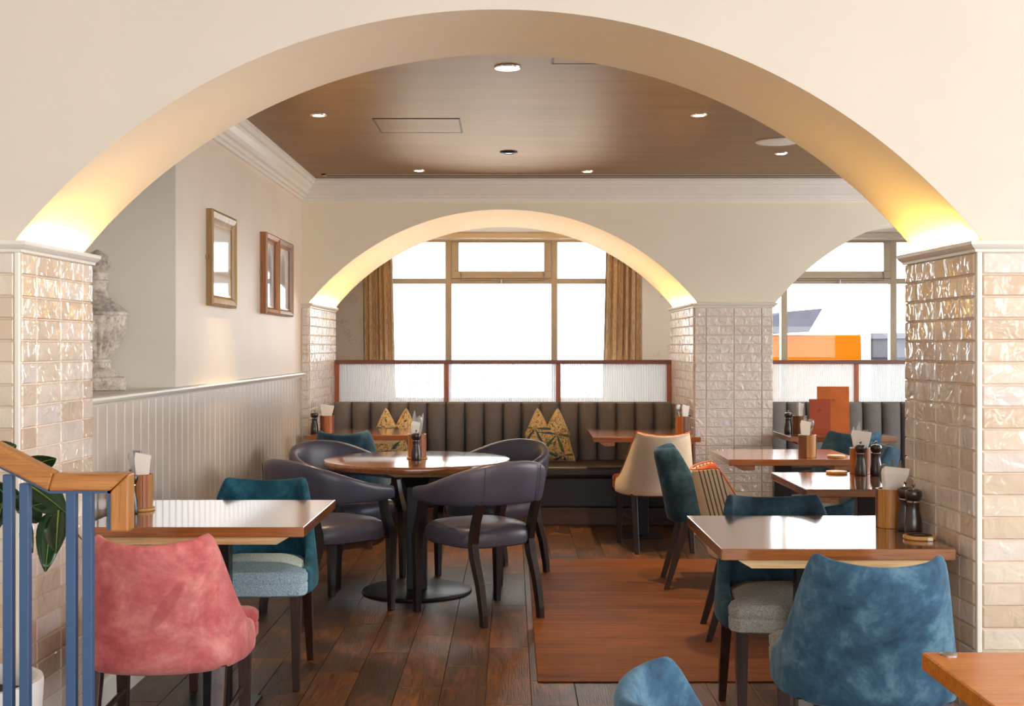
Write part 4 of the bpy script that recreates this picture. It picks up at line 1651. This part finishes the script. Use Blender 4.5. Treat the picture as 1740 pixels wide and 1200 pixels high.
# left table
holder(-1.437, 4.80, TZ, 'the table by the stair rail', tones=('stave_gold', 'stave_gold', 'stave_orange'), rz=0.2, coaster=True, napkin=(0.012, 0.042, 0.085, 0.0),
       cutlery=[('knife', -0.025, 0.0, 0.0, A(-22), 1.3, -0.03), ('fork', 0.004, 0.015, A(4), A(2), 0.2, 0.0), ('fork', 0.022, 0.02, A(-3), A(5), 0.5, 0.0), ('spoon', -0.008, 0.0, A(2), A(-6), 0.8, -0.01), ('spoon', -0.012, -0.02, A(4), A(-14), 0.4, -0.02)])
mill(-1.470, 4.62, TZ, 'pepper mill behind the handrail, only its silver knob showing, farther from the pot')
mill(-1.440, 4.695, TZ, 'pepper mill behind the handrail, only its silver knob showing, beside the pot')
# round table
holder(-0.535, 7.02, TZ, 'the round table', rz=0.5, tones=('stave_orange', 'stave_gold', 'stave_orange'), coaster=True, napkin=(-0.026, 0.030, 0.075, -0.006),
       cutlery=[('knife', -0.012, 0.010, A(4), A(-6), 0.2, 0.02, 'with pale upright blade beside the napkins'), ('knife', 0.006, 0.024, A(-4), A(2), 0.1, 0.024, 'beside the fork toward the napkins'), ('fork', 0.008, -0.022, A(2), A(2), 0.05, 0.0), ('knife', 0.030, 0.010, A(2), A(8), 1.1, 0.01, 'at the far end of the fan'), ('spoon', 0.020, 0.026, A(-4), A(8), 0.2, 0.01), ('knife', 0.028, -0.012, A(3), A(4), 0.7, 0.0, 'last but one in the fan')])
mill(-0.533, 6.925, TZ, 'dark wooden pepper mill in front of the cutlery pot on the round table')
# second right table
holder(1.735, 6.20, TZ, 'the half-hidden table', rz=0.1, tones=('stave_orange', 'stave_brown', 'stave_orange'), napkin=(0.0, 0.078, 0.09, 0.0),
       cutlery=[('knife', 0.034, 0.006, A(2), A(10), 0.4, 0.02), ('fork', 0.036, -0.012, A(2), A(8), 0.2, -0.01), ('knife', 0.028, 0.02, A(-4), A(12), 0.7, 0.0)])
mill(1.706, 6.09, TZ, 'dark wooden pepper mill on the half-hidden table, the one beside the coaster')
mill(1.785, 6.10, TZ, 'dark wooden pepper mill on the half-hidden table, the one beside the blue chair')
coaster(1.615, 6.19, TZ, 'plain wooden coaster beside the two pepper mills')
# third right table
holder(1.690, 7.12, TZ, 'the table before the free-standing pillar', rz=0.0, tones=('stave_brown', 'stave_brown', 'stave_gold'), napkin=(-0.028, 0.040, 0.085, 0.0),
       cutlery=[('fork', 0.006, 0.0, A(3), A(-3), 0.3, 0.0), ('fork', 0.030, 0.004, A(2), A(14), 0.2, -0.006), ('spoon', 0.020, -0.012, A(4), A(20), 0.2, -0.03), ('fork', 0.012, 0.012, A(-4), A(2), 0.9, 0.0), ('knife', 0.0, 0.02, A(-3), A(0), 0.4, -0.03)])
coaster(1.850, 7.10, TZ, 'plain wooden coaster beside the cutlery pot before the free-standing pillar')
# menu table
mill(2.020, 9.10, TZ, 'dark wooden pepper mill beside the orange menus')
holder(2.105, 9.10, TZ, 'the menu table', rz=0.7, tones=('stave_brown', 'stave_orange', 'stave_gold'), napkin=(-0.012, 0.04, 0.10, 0.0),
       cutlery=[('fork', 0.014, 0.0, A(2), A(6), 0.2, 0.0), ('knife', 0.024, 0.01, A(-2), A(10), 0.5, 0.0), ('spoon', 0.03, -0.006, A(2), A(12), 0.3, 0.0), ('fork', 0.018, 0.016, A(2), A(3), 0.6, 0.0)])


def menu(x, y, w, h, mat, label, lean, mk):
    t = thing('menu', label, 'menu', (x, y, TZ), R(-3))
    s = math.sin(lean)
    mb = MB()
    mb.hexa([(-w / 2, -0.004, 0), (w / 2, -0.004, 0), (w / 2, 0.004, 0), (-w / 2, 0.004, 0), (-w / 2, -0.004 + s * h, h), (w / 2, -0.004 + s * h, h), (w / 2, 0.004 + s * h, h), (-w / 2, 0.004 + s * h, h)])
    mb.build('menu_cover', M[mat], t, bevel=0.001)
    # small stamped mark: a curled sprig over a short line
    z = mk * h
    yy = -0.0055 + s * z
    mb = MB()
    mb.tube([(-0.010, yy, z - 0.004), (-0.004, yy + 0.0003, z + 0.007), (0.004, yy + 0.0003, z + 0.008), (0.010, yy, z), (0.004, yy, z - 0.002)], 0.0018, 6)
    mb.tube([(-0.018, yy - 0.0008, z - 0.012), (0.018, yy - 0.0008, z - 0.012)], 0.0008, 6)
    mb.build('menu_mark', M['menu_mark'], t)


menu(2.232, 9.02, 0.152, 0.252, 'menu_rust', 'small rust-orange menu standing in front of the larger one', 0.03, 0.68)
menu(2.345, 9.08, 0.232, 0.342, 'menu_orange', 'large bright orange menu standing behind the smaller one', 0.03, 0.70)
# bench table beside the pillar
holder(1.240, 9.04, TZ, 'the table behind the cream chair', rz=0.3, tones=('stave_orange', 'stave_orange', 'stave_brown'), r=0.050, napkin=(0.016, 0.034, 0.085, 0.0),
       cutlery=[('spoon', -0.018, 0.0, A(2), A(-6), 0.2, 0.0), ('spoon', -0.006, 0.01, A(2), A(-2), 0.6, 0.0), ('fork', -0.010, -0.012, A(3), A(-4), 0.1, -0.02), ('spoon', 0.0, -0.01, A(3), A(2), 0.1, -0.01)])
mill(1.285, 9.13, TZ, 'dark wooden pepper mill between the cutlery pot and the free-standing pillar')
# corner bench table
mill(-1.445, 9.10, TZ, 'dark wooden pepper mill on the table in the panelled corner')
holder(-1.355, 9.12, TZ, 'the panelled corner table', rz=0.0, tones=('stave_brown', 'stave_brown', 'stave_orange'), napkin=(0.0, 0.08, 0.085, 0.0), cutlery=[('fork', -0.034, 0.0, A(3), A(-10), 0.2, 0.0), ('fork', -0.028, 0.016, A(-3), A(-14), 0.2, 0.0)])


# ------------------------------------------------------------------ cushions
def cushion(x, y, label, rz, s=1.0):
    t = thing('cushion', label, 'cushion', (x, y, 0.468), rz, 'leaf-print cushions on the bench')
    N = 26
    W, H = 0.40 * s, 0.42 * s

    def outline(u, v):
        # u,v in -1..1 ; pulled-out corners, dented top
        px = u * W / 2 * (1 - 0.10 * (1 - v * v)) * (1.0 - 0.10 * (v + 1) / 2)
        if v < -0.2:
            px *= 1 + 0.12 * (-(v + 0.2)) / 0.8
        pz = (v + 1) / 2 * H * (1 - 0.06 * (1 - u * u) * (1 if v < 0 else 0))
        peak = abs(abs(u) - 0.55)
        top = max(0.0, (v + 0.1) / 1.1)
        dent = 0.34 * H * max(0.0, 1 - abs(u) / 0.45) ** 1.1
        shoulder = 0.52 * H * max(0.0, (abs(u) - 0.45) / 0.55) ** 1.15
        pz -= (dent + shoulder) * top ** 1.6
        return px, pz
    verts = []
    faces = []
    for side in (-1, 1):
        for j in range(N + 1):
            for i in range(N + 1):
                u, v = -1 + 2 * i / N, -1 + 2 * j / N
                px, pz = outline(u, v)
                th = 0.075 * s * ((1 - u ** 4) * (1 - v ** 4)) ** 0.5
                fold = 0.4 * math.exp(-(u / 0.16) ** 2) * max(0, v)
                th *= (1 - fold)
                py = side * th + 0.12 * pz
                verts.append((px, py, pz))
    n1 = (N + 1) ** 2
    for side in (0, 1):
        for j in range(N):
            for i in range(N):
                a = side * n1 + j * (N + 1) + i
                q = (a, a + 1, a + N + 2, a + N + 1)
                faces.append(q if side == 0 else tuple(reversed(q)))
    me = bpy.data.meshes.new('cushion_cover')
    me.from_pydata(verts, [], faces)
    import bmesh
    bm = bmesh.new()
    bm.from_mesh(me)
    bmesh.ops.remove_doubles(bm, verts=bm.verts, dist=0.0005)
    bmesh.ops.recalc_face_normals(bm, faces=bm.faces)
    bm.to_mesh(me)
    bm.free()
    put('cushion_cover', me, M['cushion'], t, True)
    pts = []
    for k in range(4 * N):
        q = k % N / N * 2 - 1
        u, v = [(q, -1), (1, q), (-q, 1), (-1, -q)][k // N]
        px, pz = outline(u, v)
        pts.append((px, 0.12 * pz, pz))
    pts.append(pts[0])
    MB().tube(pts, 0.004, 6).build('cushion_piping', M['cream_linen'], t, True)
    return t


cushion(0.285, 10.005, 'gold leaf-print cushion alone on the open stretch of the long bench', R(-3))
cushion(-0.935, 10.005, 'gold leaf-print cushion behind the corner bench table', R(2))

# ------------------------------------------------------------------ pictures on the left wall
def picture(y0, y1, z0, z1, fw, fm, art, label, depth=0.028, inner=None):
    cy, cz = (y0 + y1) / 2, (z0 + z1) / 2
    t = thing('framed_picture', label, 'picture', (LEFT, cy, cz), 0)
    a, b = (y1 - y0) / 2, (z1 - z0) / 2
    prof = [(0.0, 0.0), (0.0, depth * 0.8), (0.25, depth), (0.75, depth * 0.75), (1.0, depth * 0.45), (1.0, 0.0)]
    # each side of the frame is a mitred bar
    def bar(c0, c1, i0, i1):
        rs = []
        for co, ci in ((c0, i0), (c1, i1)):
            rs.append([(0.001 + d, co[0] + (ci[0] - co[0]) * k, co[1] + (ci[1] - co[1]) * k) for k, d in prof])
        MB().rings(rs).build('frame_side', M[fm], t)
    o = [(-a, -b), (a, -b), (a, b), (-a, b)]
    i = [(-a + fw, -b + fw), (a - fw, -b + fw), (a - fw, b - fw), (-a + fw, b - fw)]
    for k in range(4):
        bar(o[k], o[(k + 1) % 4], i[k], i[(k + 1) % 4])
    if inner:
        w = 0.012
        mb = MB()
        a2, b2 = a - fw, b - fw
        mb.box(0.002, 0.016, -a2, -a2 + w, -b2, b2).box(0.002, 0.016, a2 - w, a2, -b2, b2).box(0.002, 0.016, -a2 + w, a2 - w, -b2, -b2 + w).box(0.002, 0.016, -a2 + w, a2 - w, b2 - w, b2)
        mb.build('slip', M[inner], t)
    MB().box(0.001, 0.011, -a + fw, a - fw, -b + fw, b - fw).build('print', M[art], t)
    mb = MB().box(0.0, 0.012, -a - 0.014, -a + 0.002, -0.012, 0.012)
    mb.build('hanger', M['brass_frame'], t)


picture(6.31, 6.87, 1.592, 2.085, 0.055, 'gold_frame', 'art_bands', 'picture in a gilt frame, the one nearer the niche with the urn', 0.035, 'brass_frame')
picture(7.66, 8.09, 1.588, 2.092, 0.042, 'walnut_frame', 'art_oval', 'grey oval print in an amber wood frame between two other pictures', 0.045, 'walnut_frame')
picture(8.105, 8.62, 1.588, 2.092, 0.042, 'mauve_frame', 'art_oval2', 'faded grey print in a dusky brown frame next to the far corner', 0.04, 'walnut_frame')


# ------------------------------------------------------------------ stone urn in the niche
t = thing('stone_urn', 'weathered lidded stone urn standing on the niche ledge', 'urn', (-1.800, 5.40, 1.193), R(25))
MB().box(-0.107, 0.107, -0.107, 0.107, 0, 0.058).build('plinth', M['stone'], t, bevel=0.006)
MB().lathe([(0.088, 0.058), (0.092, 0.070), (0.086, 0.080), (0.066, 0.088), (0.056, 0.100), (0.054, 0.118), (0.060, 0.124), (0.060, 0.134), (0.050, 0.140)], 40).build('foot', M['stone'], t, True)
seg = 96
rs = []
for k in range(15):
    u = k / 14
    z = 0.138 + u * 0.185
    r0 = 0.050 + 0.076 * math.sin(min(1.0, u * 1.05) * PI / 2) ** 0.9
    amp = 0.013 * math.sin(PI * min(1, u * 1.02)) ** 0.4 if 0 < u < 1 else 0
    rs.append([((r0 + amp * (abs(math.cos(10 * 2 * PI * j / seg)) - 0.6)) * math.cos(2 * PI * j / seg), (r0 + amp * (abs(math.cos(10 * 2 * PI * j / seg)) - 0.6)) * math.sin(2 * PI * j / seg), z) for j in range(seg)])
MB().rings(rs).build('fluted_bowl', M['stone'], t, True)
MB().lathe([(0.124, 0.320), (0.131, 0.326), (0.131, 0.338), (0.124, 0.344), (0.108, 0.356), (0.086, 0.376), (0.064, 0.400), (0.048, 0.424), (0.042, 0.446), (0.046, 0.456), (0.052, 0.462), (0.052, 0.474), (0.042, 0.480), (0.044, 0.500), (0.050, 0.508), (0.044, 0.514)], 48).build('lid', M['stone'], t, True)
rs = []
seg = 32
for k in range(13):
    u = k / 12
    z = 0.512 + u * 0.098
    r0 = 0.052 * math.sin(PI * (0.16 + 0.83 * u)) ** 0.75 + 0.001
    rs.append([((r0 * (1 + 0.10 * math.cos(8 * (2 * PI * j / seg)) * math.cos(k * PI / 1.5))) * math.cos(2 * PI * j / seg), (r0 * (1 + 0.10 * math.cos(8 * (2 * PI * j / seg)) * math.cos(k * PI / 1.5))) * math.sin(2 * PI * j / seg), z) for j in range(seg)])
MB().rings(rs).build('pinecone_finial', M['stone'], t, True)

# ------------------------------------------------------------------ floor mat
o = MB().box(0.105, 2.35, 5.115, 8.07, 0.0005, 0.006).build('floor_mat', M['mat'], bevel=0.003)
tag(o, 'large red-brown wood-grain mat laid on the plank floor', 'mat')

# ------------------------------------------------------------------ stair railing
RY = 3.0
K = RY / 2114.0
t = thing('stair_railing', 'blue metal stair railing with an oak handrail', 'railing', (-1.1, RY, 0))
ox = -1.1


def PX(x, y):
    return ((x - 870) * K - ox, 1.38 - (y - 590) * K)


def rail_seg(name, a, b, h0, mat):
    """rail of constant depth between two end profiles given as (top, bottom) points in x,z"""
    (ax, az), (ax2, az2) = a
    (bx, bz), (bx2, bz2) = b
    d = 0.026
    MB().hexa([(ax2, -d, az2), (bx2, -d, bz2), (bx2, d, bz2), (ax2, d, az2), (ax, -d, az), (bx, -d, bz), (bx, d, bz), (ax, d, az)]).build(name, mat, t, bevel=0.006, segs=2)


slope = (803 - 755) / 91.0
far = -420
rail_seg('handrail', (PX(far, 755 + slope * far - 0), PX(far - 6, 796 + slope * far)), (PX(97, 803), PX(88, 833)), 0, M['rail_oak'])
rail_seg('handrail', (PX(97, 803), PX(88, 833)), (PX(224, 803), PX(192, 833)), 0, M['rail_oak'])
rail_seg('handrail_drop', (PX(224, 803), PX(224, 902)), (PX(192.2, 834), PX(192.2, 902)), 0, M['rail_oak_z'])
mb = MB()
p1, p2, p3 = PX(far, 796 + slope * far), PX(88, 833), PX(192, 833)


def flat(a, b, th=0.006):
    return [(a[0], -0.018, a[1] - th), (b[0], -0.018, b[1] - th), (b[0], 0.018, b[1] - th), (a[0], 0.018, a[1] - th), (a[0], -0.018, a[1]), (b[0], -0.018, b[1]), (b[0], 0.018, b[1]), (a[0], 0.018, a[1])]


mb.hexa(flat(p1, p2)).hexa(flat(p2, p3))
q0, q1 = PX(186.5, 833), PX(192, 900)
mb.box(q0[0], q1[0], -0.018, 0.018, q1[1], q0[1])
mb.build('rail_bar', M['blue_paint'], t)
for px in (-150, -122, -58, -30, 15.5, 43.5, 122.5, 150.5):
    x_, _ = PX(px, 0)
    ytop = 796 + slope * px + 5 if px < 88 else 838
    _, zt = PX(px, ytop - 3)
    zb_ = 0.0
    MB().box(x_ - 0.0118, x_ + 0.0118, -0.0118, 0.0118, zb_, zt).build('baluster', M['blue_paint'], t, bevel=0.0025)

# ------------------------------------------------------------------ rubber plant
PXo, PYo = -1.500, 3.45
t = thing('rubber_plant', 'glossy dark green rubber plant in a white pot behind the stair railing', 'plant', (PXo, PYo, 0))
MB().lathe([(0.13, 0.0), (0.15, 0.02), (0.180, 0.28), (0.190, 0.445), (0.187, 0.455), (0.172, 0.455), (0.169, 0.43), (0.166, 0.40)], 40, caps=False).build('pot', M['white_pot'], t, True)
MB().lathe([(0.168, 0.40), (0.08, 0.412), (0.01, 0.415)], 24).build('soil', M['soil'], t, True)
MB().lathe([(0.13, 0.0), (0.12, 0.005)], 24).build('pot_base', M['white_pot'], t)


def leaf(base, direc, length, width, droop=0.3, roll=0.0):
    """a pointed oval leaf with a midrib"""
    n = 8
    d = Vector(direc).normalized()
    side = d.cross(Vector((0, -1, 0)))
    if side.length < 0.05:
        side = Vector((1, 0, 0))
    side.normalize()
    side = Matrix.Rotation(roll, 3, d) @ side
    nrm = side.cross(d).normalized()
    vs = []
    fs = []
    mid = []
    for i in range(n + 1):
        u = i / n
        c = Vector(base) + d * length * u - Vector((0, 0, 1)) * droop * length * u * u
        w = width / 2 * (math.sin(PI * u ** 0.8) ** 0.8) * (1.0 if u < 0.97 else 0.3) + 0.002
        for s_, k in ((-1, 0.16), (-0.5, 0.05), (0, 0.0), (0.5, 0.05), (1, 0.16)):
            vs.append(c + side * w * s_ + nrm * w * k)
        mid.append(c - nrm * -0.0015)
    for i in range(n):
        for j in range(4):
            a_ = i * 5 + j
            fs.append((a_, a_ + 1, a_ + 6, a_ + 5))
    mb = MB().add(vs, fs)
    me = mb.mesh('leaf')
    me.materials.append(M['leaf'])
    o = put('leaf', me, M['leaf'], t, True)
    s = o.modifiers.new('solid', 'SOLIDIFY')
    s.thickness = 0.0015
    MB().tube(mid, [0.0028 * (1 - 0.8 * i / n) for i in range(n + 1)], 5).build('midrib', M['leaf_vein'], o)
    return o


def stem(pts, r0, r1):
    n = len(pts)
    MB().tube(pts, [r0 + (r1 - r0) * i / (n - 1) for i in range(n)], 8).build('stem', M['bark'], t, True)


stem([(-0.03, 0.0, 0.44), (-0.05, 0.01, 0.65), (-0.02, -0.02, 0.85), (0.05, -0.05, 1.0), (0.09, -0.06, 1.10)], 0.014, 0.006)
stem([(-0.09, 0.0, 0.66), (0.0, -0.06, 0.86), (0.07, -0.09, 0.92), (0.14, -0.10, 0.965)], 0.010, 0.005)
stem([(-0.08, 0.02, 0.44), (-0.15, 0.03, 0.8), (-0.18, 0.02, 1.15)], 0.012, 0.005)
P0 = Vector((PXo, PYo, 0))


def leaf_at(bx, by, tx, ty, wpx, Yb=3.36, Yt=3.3, roll=0.3, droop=0.1):
    """leaf between two sighted points on the plant, given in the picture measure of the survey"""
    b = Vector(((bx - 870) / 2114 * Yb, Yb, 1.38 - (by - 590) / 2114 * Yb)) - P0
    e = Vector(((tx - 870) / 2114 * Yt, Yt, 1.38 - (ty - 590) / 2114 * Yt)) - P0
    d = e - b
    L = d.length
    dd = d / L + Vector((0, 0, droop))
    leaf(b, dd, L, wpx / 2114 * Yb, droop, roll)


leaf_at(45, 795, 97, 778, 34, roll=0.5)
leaf_at(50, 825, 112, 872, 52, roll=-0.3)
leaf_at(30, 870, 72, 855, 60, roll=0.3)
leaf_at(88, 868, 78, 963, 40, roll=-0.5)
leaf_at(100, 868, 96, 935, 44, Yb=3.3, Yt=3.24, roll=0.2)
leaf_at(40, 885, 54, 936, 34, roll=0.3)
leaf_at(28, 860, -20, 812, 56, roll=-0.3)
leaf_at(8, 850, -10, 905, 44, roll=0.4)
leaf_at(100, 872, 138, 915, 16, roll=0.9)
leaf_at(60, 850, 70, 800, 40, Yb=3.5, Yt=3.55, roll=0.3)
leaf_at(-20, 800, -60, 720, 56, roll=-0.4)
leaf_at(-30, 840, -90, 830, 50, roll=0.3)
leaf_at(-10, 780, 30, 755, 40, Yb=3.5, Yt=3.5, roll=-0.3)
